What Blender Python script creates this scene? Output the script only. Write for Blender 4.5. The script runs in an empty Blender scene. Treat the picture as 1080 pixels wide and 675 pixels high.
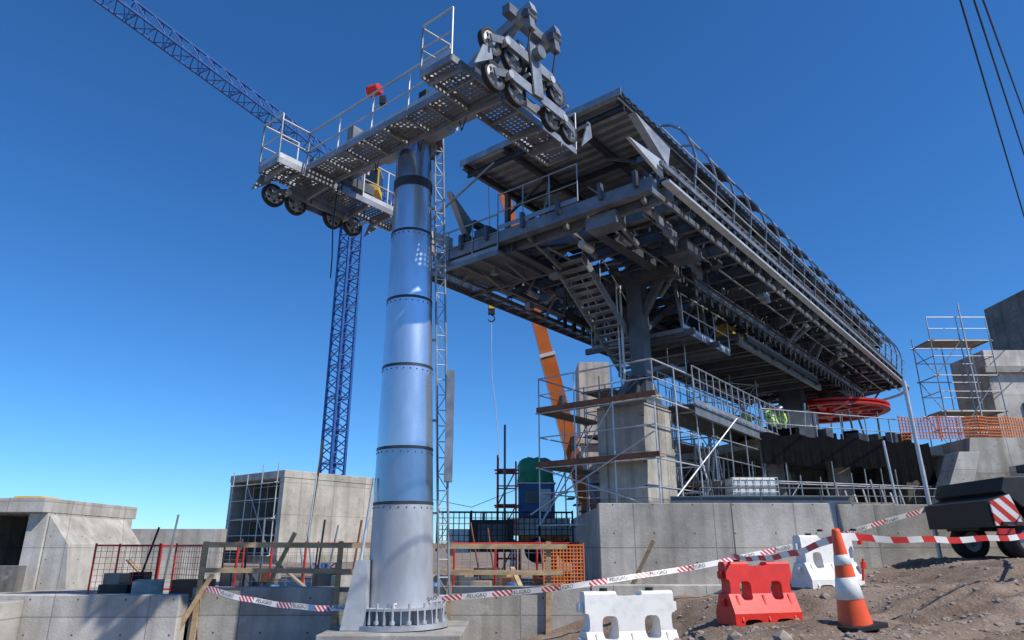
import bpy, bmesh, math, random
from mathutils import Vector, Matrix, noise
R=random.Random(11)
V=Vector
sc=bpy.context.scene
# ------------------------------------------------------------------ materials
MATS={}
def newmat(name):
    m=bpy.data.materials.new(name); m.use_nodes=True
    nt=m.node_tree; b=nt.nodes['Principled BSDF']
    return m,nt,b
def N(nt,t,**k):
    n=nt.nodes.new(t)
    for a,v in k.items(): setattr(n,a,v)
    return n
def mat(name,col,rough=.6,metal=0,var=.2,scale=3,bump=.0,bscale=30,dirt=0,stretch=(1,1,1),spec=.5):
    m,nt,b=newmat(name); L=nt.links
    tc=N(nt,'ShaderNodeTexCoord'); mp=N(nt,'ShaderNodeMapping'); mp.inputs['Scale'].default_value=stretch
    L.new(tc.outputs['Object'],mp.inputs[0])
    n1=N(nt,'ShaderNodeTexNoise'); n1.inputs['Scale'].default_value=scale; n1.inputs['Detail'].default_value=6; n1.inputs['Roughness'].default_value=.6
    L.new(mp.outputs[0],n1.inputs['Vector'])
    rp=N(nt,'ShaderNodeValToRGB'); e=rp.color_ramp.elements
    e[0].position=.32; e[1].position=.68
    e[0].color=(*[c*(1-var) for c in col],1); e[1].color=(*[min(1,c*(1+var)) for c in col],1)
    L.new(n1.outputs['Fac'],rp.inputs[0])
    out=rp.outputs[0]
    if dirt>0:
        n3=N(nt,'ShaderNodeTexNoise'); n3.inputs['Scale'].default_value=scale*4.3; n3.inputs['Detail'].default_value=8
        L.new(mp.outputs[0],n3.inputs['Vector'])
        r3=N(nt,'ShaderNodeMapRange'); r3.inputs[1].default_value=.5; r3.inputs[2].default_value=.75; r3.inputs[4].default_value=dirt
        L.new(n3.outputs['Fac'],r3.inputs[0])
        mx=N(nt,'ShaderNodeMixRGB'); mx.inputs[2].default_value=(.16,.13,.10,1)
        L.new(r3.outputs[0],mx.inputs[0]); L.new(out,mx.inputs[1]); out=mx.outputs[0]
    L.new(out,b.inputs['Base Color'])
    rr=N(nt,'ShaderNodeMapRange'); rr.inputs[3].default_value=max(.05,rough-.1); rr.inputs[4].default_value=min(1,rough+.12)
    L.new(n1.outputs['Fac'],rr.inputs[0]); L.new(rr.outputs[0],b.inputs['Roughness'])
    b.inputs['Metallic'].default_value=metal
    b.inputs['Specular IOR Level'].default_value=spec
    if bump>0:
        n2=N(nt,'ShaderNodeTexNoise'); n2.inputs['Scale'].default_value=bscale; n2.inputs['Detail'].default_value=5
        L.new(mp.outputs[0],n2.inputs['Vector'])
        bp=N(nt,'ShaderNodeBump'); bp.inputs['Strength'].default_value=bump; bp.inputs['Distance'].default_value=.02
        L.new(n2.outputs['Fac'],bp.inputs['Height']); L.new(bp.outputs[0],b.inputs['Normal'])
    MATS[name]=m; return m
def concrete(name,col,panel=True,stain=.5):
    m,nt,b=newmat(name); L=nt.links
    tc=N(nt,'ShaderNodeTexCoord'); sx=N(nt,'ShaderNodeSeparateXYZ'); L.new(tc.outputs['Object'],sx.inputs[0])
    n1=N(nt,'ShaderNodeTexNoise'); n1.inputs['Scale'].default_value=.9; n1.inputs['Detail'].default_value=9; n1.inputs['Roughness'].default_value=.68
    L.new(tc.outputs['Object'],n1.inputs['Vector'])
    rp=N(nt,'ShaderNodeValToRGB'); e=rp.color_ramp.elements; e[0].position=.3;e[1].position=.7
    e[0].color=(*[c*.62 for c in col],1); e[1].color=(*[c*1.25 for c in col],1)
    L.new(n1.outputs['Fac'],rp.inputs[0])
    mp=N(nt,'ShaderNodeMapping'); mp.inputs['Scale'].default_value=(3.2,3.2,.22); L.new(tc.outputs['Object'],mp.inputs[0])
    n2=N(nt,'ShaderNodeTexNoise'); n2.inputs['Scale'].default_value=1; n2.inputs['Detail'].default_value=8
    L.new(mp.outputs[0],n2.inputs['Vector'])
    mr=N(nt,'ShaderNodeMapRange'); mr.inputs[1].default_value=.45; mr.inputs[2].default_value=.7; mr.inputs[4].default_value=stain
    L.new(n2.outputs['Fac'],mr.inputs[0])
    mx=N(nt,'ShaderNodeMixRGB'); mx.inputs[2].default_value=(col[0]*.45,col[1]*.41,col[2]*.36,1)
    L.new(mr.outputs[0],mx.inputs[0]); L.new(rp.outputs[0],mx.inputs[1]); out=mx.outputs[0]
    n5=N(nt,'ShaderNodeTexNoise'); n5.inputs['Scale'].default_value=2.3; n5.inputs['Detail'].default_value=10; n5.inputs['Roughness'].default_value=.75
    L.new(tc.outputs['Object'],n5.inputs['Vector'])
    r5=N(nt,'ShaderNodeMapRange'); r5.inputs[1].default_value=.57; r5.inputs[2].default_value=.72; r5.inputs[4].default_value=.6; L.new(n5.outputs['Fac'],r5.inputs[0])
    m5=N(nt,'ShaderNodeMixRGB'); m5.inputs[2].default_value=(.6,.58,.54,1); L.new(r5.outputs[0],m5.inputs[0]); L.new(out,m5.inputs[1]); out=m5.outputs[0]
    if panel:
        ml=N(nt,'ShaderNodeMath',operation='MULTIPLY'); ml.inputs[1].default_value=.62; L.new(sx.outputs[1],ml.inputs[0])
        ad=N(nt,'ShaderNodeMath',operation='ADD'); L.new(sx.outputs[0],ad.inputs[0]); L.new(ml.outputs[0],ad.inputs[1])
        cb=N(nt,'ShaderNodeCombineXYZ'); L.new(ad.outputs[0],cb.inputs[0]); L.new(sx.outputs[2],cb.inputs[1])
        br=N(nt,'ShaderNodeTexBrick'); br.offset=0; br.inputs['Scale'].default_value=1
        br.inputs['Brick Width'].default_value=1.83; br.inputs['Row Height'].default_value=1.25; br.inputs['Mortar Size'].default_value=.012
        br.inputs['Color1'].default_value=(.82,.82,.82,1); br.inputs['Color2'].default_value=(1.1,1.1,1.1,1); br.inputs['Mortar'].default_value=(.5,.5,.5,1)
        L.new(cb.outputs[0],br.inputs['Vector'])
        m2=N(nt,'ShaderNodeMixRGB',blend_type='MULTIPLY'); m2.inputs[0].default_value=.8
        L.new(out,m2.inputs[1]); L.new(br.outputs['Color'],m2.inputs[2]); out=m2.outputs[0]
        vo=N(nt,'ShaderNodeVectorMath',operation='MODULO'); vo.inputs[1].default_value=(.915,.625,1)
        a2=N(nt,'ShaderNodeVectorMath',operation='ADD'); a2.inputs[1].default_value=(91.5,62.5,0)
        L.new(cb.outputs[0],a2.inputs[0]); L.new(a2.outputs[0],vo.inputs[0])
        ds=N(nt,'ShaderNodeVectorMath',operation='DISTANCE'); ds.inputs[1].default_value=(.45,.31,0); L.new(vo.outputs[0],ds.inputs[0])
        lt=N(nt,'ShaderNodeMath',operation='LESS_THAN'); lt.inputs[1].default_value=.02; L.new(ds.outputs['Value'],lt.inputs[0])
        m3=N(nt,'ShaderNodeMixRGB'); m3.inputs[2].default_value=(col[0]*.25,col[1]*.25,col[2]*.25,1)
        L.new(lt.outputs[0],m3.inputs[0]); L.new(out,m3.inputs[1]); out=m3.outputs[0]
    L.new(out,b.inputs['Base Color']); b.inputs['Roughness'].default_value=.88; b.inputs['Specular IOR Level'].default_value=.25
    n4=N(nt,'ShaderNodeTexNoise'); n4.inputs['Scale'].default_value=22; n4.inputs['Detail'].default_value=6; L.new(tc.outputs['Object'],n4.inputs['Vector'])
    bp=N(nt,'ShaderNodeBump'); bp.inputs['Strength'].default_value=.4; bp.inputs['Distance'].default_value=.015
    L.new(n4.outputs['Fac'],bp.inputs['Height']); L.new(bp.outputs[0],b.inputs['Normal'])
    MATS[name]=m
def grating(name,col,per,rad,ang):
    m,nt,b=newmat(name); L=nt.links
    tc=N(nt,'ShaderNodeTexCoord'); mp=N(nt,'ShaderNodeMapping'); mp.inputs['Rotation'].default_value=(0,0,ang); mp.inputs['Location'].default_value=(100,100,0)
    L.new(tc.outputs['Object'],mp.inputs[0])
    mz=N(nt,'ShaderNodeVectorMath',operation='MULTIPLY'); mz.inputs[1].default_value=(1,1,0); L.new(mp.outputs[0],mz.inputs[0])
    vo=N(nt,'ShaderNodeVectorMath',operation='MODULO'); vo.inputs[1].default_value=(per,per,1); L.new(mz.outputs[0],vo.inputs[0])
    ds=N(nt,'ShaderNodeVectorMath',operation='DISTANCE'); ds.inputs[1].default_value=(per/2,per/2,0); L.new(vo.outputs[0],ds.inputs[0])
    lt=N(nt,'ShaderNodeMath',operation='LESS_THAN'); lt.inputs[1].default_value=rad; L.new(ds.outputs['Value'],lt.inputs[0])
    tr=N(nt,'ShaderNodeBsdfTransparent'); mx=N(nt,'ShaderNodeMixShader'); o=nt.nodes['Material Output']
    L.new(lt.outputs[0],mx.inputs[0]); L.new(b.outputs[0],mx.inputs[1]); L.new(tr.outputs[0],mx.inputs[2]); L.new(mx.outputs[0],o.inputs[0])
    b.inputs['Base Color'].default_value=(*col,1); b.inputs['Roughness'].default_value=.5; b.inputs['Metallic'].default_value=.4
    MATS[name]=m
AX=math.radians(39)
mat('galv',(.30,.32,.345),.42,.5,.25,2.2,.08,40,.15)
mat('galv_light',(.52,.54,.56),.42,.35,.16,2.5,.06,40,.12)
mat('st_galv',(.21,.225,.24),.40,.45,.28,2.2,.08,40,.15)
mat('steel_dark',(.05,.055,.062),.48,.4,.3,2.0,.08,40,.12)
mat('steel_mid',(.105,.113,.127),.42,.45,.28,2.0,.08,40,.12)
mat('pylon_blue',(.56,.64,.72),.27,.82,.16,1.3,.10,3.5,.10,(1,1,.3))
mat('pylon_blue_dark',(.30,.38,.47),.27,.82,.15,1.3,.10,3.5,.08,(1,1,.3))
mat('pylon_zinc',(.43,.45,.48),.5,.42,.20,1.5,.08,20,.18,(1,1,.4))
mat('rubber',(.018,.018,.02),.75,0,.3,8)
mat('sheave_face',(.30,.31,.32),.45,.5,.2,6)
mat('black_steel',(.022,.024,.027),.55,.2,.3,5)
mat('seam',(.05,.056,.066),.5,.4,.3,5)
mat('crane_blue',(.02,.09,.30),.45,.1,.2,2,0,30,.1)
mat('crane_orange',(.68,.17,.03),.4,.05,.12,1.5,0,30,.08)
mat('yellow',(.65,.40,.03),.45,0,.15,2,0,30,.1)
mat('red_paint',(.50,.025,.018),.42,.05,.2,3,0,30,.1)
mat('orange_plastic',(.80,.09,.015),.42,0,.12,5,.05,60,.12)
mat('red_plastic',(.66,.03,.018),.40,0,.15,4,.08,60,.22)
mat('white_plastic',(.76,.75,.71),.42,0,.06,2,.06,60,.22)
mat('wood',(.42,.30,.17),.8,0,.3,4,.3,40,.25,(1,1,3))
mat('plank',(.30,.24,.18),.85,0,.3,2,.2,40,.25)
mat('tarp_black',(.006,.0065,.008),.95,0,.3,3,.3,9,0,(1,1,1),.05)
mat('tarp_green',(.02,.27,.14),.6,0,.25,3,.4,12)
mat('cabin_blue',(.04,.13,.33),.5,0,.2,3,0,30,.1)
mat('white_paint',(.72,.73,.73),.5,0,.08,3,0,30,.15)
mat('net_orange',(.72,.20,.04),.7,0,.2,4)
mat('rust',(.22,.09,.05),.8,.1,.3,5)
mat('glass_dark',(.02,.03,.04),.1,0,.1,2)
mat('vest',(.45,.75,.05),.6,0,.1,9)
mat('trousers',(.04,.05,.09),.8,0,.2,9)
mat('skin',(.42,.25,.17),.6,0,.1,9)
mat('rock',(.28,.23,.19),.9,0,.35,9)
concrete('concrete',(.41,.39,.35),True,.65)
concrete('concrete_light',(.53,.505,.46),True,.5)
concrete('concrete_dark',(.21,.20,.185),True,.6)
concrete('concrete_plain',(.38,.365,.335),False,.55)
grating('grate',(.19,.20,.215),.10,.03,AX)
# ------------------------------------------------------------------ mesh builder
class MB:
    def __init__(s): s.v=[];s.f=[];s.m=[];s.s=[];s.names=[]
    def mi(s,n):
        if n not in s.names: s.names.append(n)
        return s.names.index(n)
    def add(s,vs,fs,mn,smooth=False):
        o=len(s.v); k=s.mi(mn); s.v+= [tuple(v) for v in vs]
        for f in fs:
            s.f.append([i+o for i in f]); s.m.append(k); s.s.append(smooth)
    def hexa(s,p,mn): s.add(p,[(0,1,2,3),(7,6,5,4),(0,4,5,1),(1,5,6,2),(2,6,7,3),(3,7,4,0)],mn)
    def frame(s,a,b,up=None):
        d=(b-a).normalized(); u=up or V((0,0,1))
        if abs(d.dot(u))>.99: u=V((.629,.777,0))
        x=d.cross(u).normalized(); y=x.cross(d).normalized(); return d,x,y
    def beam(s,a,b,w,h,mn,w2=None,h2=None,up=None):
        a=V(a);b=V(b); d,x,y=s.frame(a,b,up); w2=w2 or w; h2=h2 or h
        P=[]
        for c,ww,hh in ((a,w,h),(b,w2,h2)):
            P+=[c-x*ww/2-y*hh/2,c+x*ww/2-y*hh/2,c+x*ww/2+y*hh/2,c-x*ww/2+y*hh/2]
        s.hexa(P,mn)
    def ibeam(s,a,b,w,h,mn,t=.025,up=None):
        a=V(a);b=V(b); d,x,y=s.frame(a,b,up)
        s.beam(a+y*(h/2-t/2),b+y*(h/2-t/2),w,t,mn,up=up); s.beam(a-y*(h/2-t/2),b-y*(h/2-t/2),w,t,mn,up=up)
        s.beam(a,b,t,h-2*t-.002,mn,up=up)
    def box(s,c,sz,mn,rot=0):
        c=V(c); q=Matrix.Rotation(rot,3,'Z'); hx,hy,hz=[k/2 for k in sz]; P=[]
        for z in(-hz,hz):
            for x,y in((-hx,-hy),(hx,-hy),(hx,hy),(-hx,hy)): P.append(c+q@V((x,y,z)))
        s.hexa(P,mn)
    def tube(s,a,b,r,mn,n=7,r2=None,cap=True):
        a=V(a);b=V(b)
        if (b-a).length<1e-5: return
        d,x,y=s.frame(a,b); r2=r if r2 is None else r2; P=[]
        for c,q in((a,r),(b,r2)):
            for i in range(n):
                t=2*math.pi*i/n; P.append(c+x*math.cos(t)*q+y*math.sin(t)*q)
        s.add(P,[(i,(i+1)%n,n+(i+1)%n,n+i) for i in range(n)],mn,True)
        if cap: s.add(P,[tuple(range(n-1,-1,-1)),tuple(range(n,2*n))],mn)
    def path(s,pts,r,mn,n=6):
        for a,b in zip(pts,pts[1:]): s.tube(a,b,r,mn,n)
    def prism(s,pts,vec,mn):
        n=len(pts); P=[V(p) for p in pts]; Q=[p+V(vec) for p in P]
        s.add(P+Q,[tuple(range(n-1,-1,-1)),tuple(range(n,2*n))]+[(i,(i+1)%n,n+(i+1)%n,n+i) for i in range(n)],mn)
    def revolve(s,c,axis,prof,mn,n=20,closed=False,smooth=True):
        c=V(c);axis=V(axis).normalized(); d,x,y=s.frame(V((0,0,0)),axis); P=[]
        for r,h in prof:
            for i in range(n):
                t=2*math.pi*i/n; P.append(c+axis*h+(x*math.cos(t)+y*math.sin(t))*r)
        F=[]; m=len(prof)
        for j in range(m if closed else m-1):
            k=(j+1)%m
            for i in range(n): F.append((j*n+i,j*n+(i+1)%n,k*n+(i+1)%n,k*n+i))
        s.add(P,F,mn,smooth)
    def build(s,name,parent=None,bevel=0):
        me=bpy.data.meshes.new(name); me.from_pydata(s.v,[],s.f)
        for n in s.names: me.materials.append(MATS[n])
        me.polygons.foreach_set('material_index',s.m); me.polygons.foreach_set('use_smooth',s.s)
        bm=bmesh.new(); bm.from_mesh(me); bmesh.ops.recalc_face_normals(bm,faces=bm.faces); bm.to_mesh(me); bm.free(); me.update()
        o=bpy.data.objects.new(name,me); sc.collection.objects.link(o)
        if parent: o.parent=parent
        if bevel:
            md=o.modifiers.new('bev','BEVEL'); md.width=bevel; md.segments=2; md.limit_method='ANGLE'
        return o
def empty(name):
    e=bpy.data.objects.new(name,None); sc.collection.objects.link(e); e.empty_display_size=.3; return e
def railing(mb,pts,h=1.1,sp=1.1,r=.021,mn='galv_light',toe=True,mids=(.5,)):
    pts=[V(p) for p in pts]; Z=V((0,0,1))
    for a,b in zip(pts,pts[1:]):
        L=(b-a).length; n=max(1,round(L/sp))
        for i in range(n+1):
            p=a.lerp(b,i/n); mb.tube(p,p+Z*h,r,mn,6)
        mb.tube(a+Z*h,b+Z*h,r*1.15,mn,6)
        for m in mids: mb.tube(a+Z*h*m,b+Z*h*m,r*.8,mn,6)
        if toe: mb.beam(a+Z*.07,b+Z*.07,.012,.13,mn)
def scaffold(mb,o,ux,uy,nx,ny,nz,dx,dy,dz,planks=(),mn='galv_light',r=.024,strip=None):
    o=V(o);ux=V(ux);uy=V(uy);Z=V((0,0,1))
    P=lambda i,j,k:o+ux*dx*i+uy*dy*j+Z*dz*k
    for i in range(nx+1):
        for j in range(ny+1):
            if 0<i<nx and 0<j<ny: continue
            mb.tube(P(i,j,0),P(i,j,nz)+Z*R.uniform(.2,.8),r,mn,6)
    for k in range(nz+1):
        for j in (0,ny):
            mb.tube(P(0,j,k)-ux*.12,P(nx,j,k)+ux*.12,r,mn,6)
            if k: mb.tube(P(0,j,k)-Z*dz*.45,P(nx,j,k)-Z*dz*.45,r*.8,mn,6)
        for i in (0,nx):
            mb.tube(P(i,0,k)-uy*.12,P(i,ny,k)+uy*.12,r,mn,6)
            if k: mb.tube(P(i,0,k)-Z*dz*.45,P(i,ny,k)-Z*dz*.45,r*.8,mn,6)
        if k in planks:
            wd=strip or dy*ny*.9
            for i in range(nx): mb.beam(P(i,0,k)+uy*wd/2+Z*.04,P(i+1,0,k)+uy*wd/2+Z*.04,wd,.04,'plank')
            if strip:
                mb.beam(P(0,0,k)+ux*wd/2+Z*.09,P(0,ny,k)+ux*wd/2+Z*.09,wd,.04,'plank')
    for k in range(nz):
        i=k%nx; mb.tube(P(i,0,k),P(i+1,0,k+1),r*.8,mn,6)
        j=k%ny; mb.tube(P(0,j,k),P(0,j+1,k+1),r*.8,mn,6)
def lattice(mb,a,b,w,n,mn,rc=.07,rd=.035,tri=False,up=None):
    a=V(a);b=V(b); d,x,y=mb.frame(a,b,up)
    offs=[-x*w/2-y*w/2,x*w/2-y*w/2,x*w/2+y*w/2,-x*w/2+y*w/2] if not tri else [-x*w/2,x*w/2,y*w*1.05]
    for o in offs: mb.beam(a+o,b+o,rc*2,rc*2,mn)
    m=len(offs)
    for k in range(n):
        p=a.lerp(b,k/n); q=a.lerp(b,(k+1)/n); h=a.lerp(b,(k+.5)/n)
        for i in range(m):
            o1,o2=offs[i],offs[(i+1)%m]
            mb.tube(p+o1,h+o2,rd,mn,5); mb.tube(h+o2,q+o1,rd,mn,5)
            if k%2==0: mb.tube(p+o1,p+o2,rd,mn,5)
# ------------------------------------------------------------------ line frame
EL=V((math.sin(AX),math.cos(AX),0)); EC=V((-math.cos(AX),math.sin(AX),0)); PX,PY=-2.13,13.0
def S(l,c,z): return V((PX,PY,0))+EL*l+EC*c+V((0,0,z))
# ------------------------------------------------------------------ ground
CP=[(0,0,-1.6),(3.2,6.9,-.67),(3.64,11,-1.02),(5.25,12.5,-.62),(8.5,12,-.2),(9.5,15,-.2),(1.35,9,-1.36),(-1.9,13,-2.1),(-6,12,-2.1),(-14,12,-2.1),
(4.3,15.5,-.85),(14,13,-.15),(1.6,12,-1.7),(3.4,5,-.62),(6.3,9,-.45),(2.8,8.5,-.98),(7,15.5,-.45),(0,20,-1.7),(-15,20,-1.7),(12,20,-.3),(20,18,0),(20,30,0),(0,40,-1.6),
(-30,30,-1.6),(0,-20,-1.6),(-20,0,-2),(20,0,-.4),(0,200,-1.6),(200,100,-1),(-200,100,-1.6),(0,-200,-1.6)]
def terrain(x,y,detail=True):
    sw=0;sz=0
    for a,b,c in CP:
        d=(x-a)**2+(y-b)**2+.25; w=1/d**1.7; sw+=w; sz+=w*c
    z=sz/sw
    if detail and -3<x<16 and 2<y<18:
        z+=noise.noise(V((x*.9,y*.9,3)))*.08+noise.noise(V((x*3.1,y*3.1,7)))*.04+noise.noise(V((x*8,y*8,1)))*.02
        for off in (0,1.7,3.0,4.9,6.0):
            t=(x*.45-y*.9)+6.2-off*.55+noise.noise(V((x*.3,y*.3,9)))*.5
            if abs(t)<.22: z+=-.06*math.cos(t/.22*math.pi/2)+.022*math.sin((x*.9+y*.45)*38)*math.cos(t/.22*math.pi/2)
            elif abs(t)<.36: z+=.028
    return z
def axis(lo,hi,st,far):
    a=[lo+i*st for i in range(int((hi-lo)/st)+1)]; s=st; p=a[-1]
    while p<far: s*=1.3; p+=s; a.append(p)
    s=st; p=a[0]
    while p>-far: s*=1.3; p-=s; a.insert(0,p)
    return a
xs=axis(.5,11,.07,3000); ys=axis(5,16,.07,3000)
vs=[(x,y,terrain(x,y)) for y in ys for x in xs]; nx=len(xs)
me=bpy.data.meshes.new('ground'); me.from_pydata(vs,[],[(j*nx+i,j*nx+i+1,(j+1)*nx+i+1,(j+1)*nx+i) for j in range(len(ys)-1) for i in range(nx-1)])
me.polygons.foreach_set('use_smooth',[True]*len(me.polygons))
m,nt,b=newmat('dirt'); L=nt.links
tc=N(nt,'ShaderNodeTexCoord')
n1=N(nt,'ShaderNodeTexNoise'); n1.inputs['Scale'].default_value=.7; n1.inputs['Detail'].default_value=12; n1.inputs['Roughness'].default_value=.7
L.new(tc.outputs['Object'],n1.inputs['Vector'])
rp=N(nt,'ShaderNodeValToRGB'); e=rp.color_ramp.elements; e[0].position=.33;e[1].position=.68; e[0].color=(.16,.11,.08,1); e[1].color=(.42,.33,.26,1)
L.new(n1.outputs['Fac'],rp.inputs[0])
vo=N(nt,'ShaderNodeTexVoronoi'); vo.inputs['Scale'].default_value=26; L.new(tc.outputs['Object'],vo.inputs['Vector'])
mr=N(nt,'ShaderNodeMapRange'); mr.inputs[1].default_value=.0; mr.inputs[2].default_value=.5; mr.inputs[3].default_value=1.25; mr.inputs[4].default_value=.75; L.new(vo.outputs['Distance'],mr.inputs[0])
mx=N(nt,'ShaderNodeMixRGB',blend_type='MULTIPLY'); mx.inputs[0].default_value=.8; L.new(rp.outputs[0],mx.inputs[1]); L.new(mr.outputs[0],mx.inputs[2]); L.new(mx.outputs[0],b.inputs['Base Color'])
n2=N(nt,'ShaderNodeTexNoise'); n2.inputs['Scale'].default_value=14; n2.inputs['Detail'].default_value=10; n2.inputs['Roughness'].default_value=.7; L.new(tc.outputs['Object'],n2.inputs['Vector'])
bp=N(nt,'ShaderNodeBump'); bp.inputs['Strength'].default_value=.9; bp.inputs['Distance'].default_value=.05; L.new(n2.outputs['Fac'],bp.inputs['Height']); L.new(bp.outputs[0],b.inputs['Normal'])
b.inputs['Roughness'].default_value=.95; b.inputs['Specular IOR Level'].default_value=.15
me.materials.append(m); g=bpy.data.objects.new('ground',me); sc.collection.objects.link(g)
mb=MB()
ico=[(0,0,1),(.89,0,.45),(.28,.85,.45),(-.72,.53,.45),(-.72,-.53,.45),(.28,-.85,.45),(.72,.53,-.45),(-.28,.85,-.45),(-.89,0,-.45),(-.28,-.85,-.45),(.72,-.53,-.45),(0,0,-1)]
icf=[(0,1,2),(0,2,3),(0,3,4),(0,4,5),(0,5,1),(1,6,2),(2,7,3),(3,8,4),(4,9,5),(5,10,1),(6,7,2),(7,8,3),(8,9,4),(9,10,5),(10,6,1),(11,7,6),(11,8,7),(11,9,8),(11,10,9),(11,6,10)]
for i in range(2300):
    y=R.uniform(5,15.8); x=R.uniform(.1,.75)*y
    if y>13.8 and x<4.4: continue
    s=R.choice([.008,.012,.018,.018,.03,.045,.02,.07 if R.random()<.15 else .01])*R.uniform(.7,1.3); z=terrain(x,y)
    mb.add([V((x+a*s*R.uniform(.7,1.3),y+b_*s*R.uniform(.7,1.3),z+c*s*.7*R.uniform(.7,1.2))) for a,b_,c in ico],icf,'rock')
mb.build('gravel')
# ------------------------------------------------------------------ PYLON
P=empty('cable_car_pylon')
mb=MB()
def pr(z): return .575-.0236*(z+.6)
def pc(z): return V((-1.96-(z+1.3)*.0177,13.0,z))
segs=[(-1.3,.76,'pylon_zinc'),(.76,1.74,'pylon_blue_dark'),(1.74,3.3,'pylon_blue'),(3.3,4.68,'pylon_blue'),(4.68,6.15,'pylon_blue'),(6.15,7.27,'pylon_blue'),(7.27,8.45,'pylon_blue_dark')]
for a,b_,mn in segs:
    mb.tube(pc(a+.0),pc(b_-.0),pr(a),mn,56,pr(b_))
    if a>0:
        mb.tube(pc(a-.026),pc(a+.026),pr(a)+.008,'seam',56)
        for t in range(0,360,15):
            q=math.radians(t)
            mb.tube(pc(a)+V((math.cos(q),math.sin(q),0))*(pr(a)+.0)+V((0,0,-.08)),pc(a)+V((math.cos(q),math.sin(q),0))*(pr(a)+.012)+V((0,0,-.08)),.013,'seam',6)
mb.tube(pc(7.18),pc(7.38),pr(7.2)+.02,'steel_dark',40)
mb.build('shaft',P)
mb=MB()
mb.tube(pc(-1.3),pc(-1.22),.86,'pylon_zinc',32); mb.tube(pc(-1.0),pc(-.96),.80,'pylon_zinc',32)
for t in range(0,360,20):
    q=math.radians(t); d=V((math.cos(q),math.sin(q),0))
    mb.beam(pc(-1.22)+d*.71+V((0,0,.0)),pc(-.96)+d*.68,.02,.24,'pylon_zinc',up=d)
    p=pc(-1.22)+V((math.cos(q+.17),math.sin(q+.17),0))*.78
    mb.tube(p,p+V((0,0,.34)),.022,'galv_light',6); mb.tube(p+V((0,0,.02)),p+V((0,0,.07)),.045,'galv_light',6)
mb.build('base_flange',P)
mb=MB(); mb.box((-1.96,13,-1.85),(2.3,2.3,1.08),'concrete_plain'); mb.build('foundation',P,.02)
mb=MB()
mb.prism([V((-2.85,12.35,-1.3)),V((-2.42,12.35,-1.3)),V((-2.47,12.35,-.2)),V((-2.66,12.35,-.2))],(0,.5,0),'galv_light')
mb.tube((-2.6,12.5,-.2),(-2.5,12.7,1.2),.03,'galv_light',8)
mb.build('cable_guard',P)
mb=MB() # lattice ladder to the right of the shaft
def lad(z,o): 
    t=(z+.9)/9.5; return V(((-1.96+.74)*(1-t)+(-2.13+.50)*t+o,13.0+o*.3,z))
for o in(-.07,.11): mb.beam(lad(-.9,o),lad(8.6,o),.028,.036,'galv')
k=-.8; i=0
while k<8.4:
    mb.tube(lad(k,-.07),lad(k,.11),.012,'galv_light',6); mb.tube(lad(k,-.07 if i%2 else .11),lad(k+.3,.11 if i%2 else -.07),.009,'galv',5); k+=.3; i+=1
for z in (.6,2.3,3.9,5.4,6.8,8): mb.beam(lad(z,-.07),pc(z),.04,.04,'steel_mid')
mb.box((-1.18,12.9,2.2),(.14,.2,2.1),'galv')
mb.build('ladder',P)
# --- head
H=MB()
H.tube(pc(8.35),pc(8.5),.62,'steel_mid',28)
H.tube(pc(8.3),pc(8.36),.5,'galv',28)
H.beam(S(0,-2.5,8.72),S(0,2.5,8.72),.5,.46,'galv'); H.tube(S(0,-1.0,8.62),S(0,1.0,8.62),.34,'galv',24)
for c in (-1.9,-1,-.4,.4,1,1.9):
    H.beam(S(-.3,c,8.72),S(.3,c,8.72),.03,.56,'galv_light')
for s in(-1,1):
    H.beam(S(0,s*2.4,8.7),S(0,s*3.2,8.55),.36,.4,'galv',.26,.3)
    H.beam(S(-.9,s*2.5,8.45),S(.9,s*2.5,8.45),.16,.24,'steel_mid')
H.build('crossarm',P)
H=MB()
def sheave(mb,l,c,z,r=.27,w=.11):
    p=S(l,c,z)
    mb.revolve(p,EC,[(r*.76,-w*.35),(r*.93,-w*.5),(r,-w*.42),(r*.93,0),(r,w*.42),(r*.93,w*.5),(r*.76,w*.35)],'rubber',28)
    mb.revolve(p,EC,[(.0,-w*.3),(r*.35,-w*.22),(r*.78,-w*.36),(r*.78,w*.36),(r*.35,w*.22),(0,w*.3)],'sheave_face',28)
    mb.tube(p-EC*w*.85,p+EC*w*.85,r*.2,'galv_light',10)
    for i in range(5):
        a=i*2*math.pi/5+l; q=p+EL*math.cos(a)*r*.54+V((0,0,math.sin(a)*r*.54))
        mb.tube(q-EC*w*.38,q+EC*w*.38,r*.13,'black_steel',8)
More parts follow.
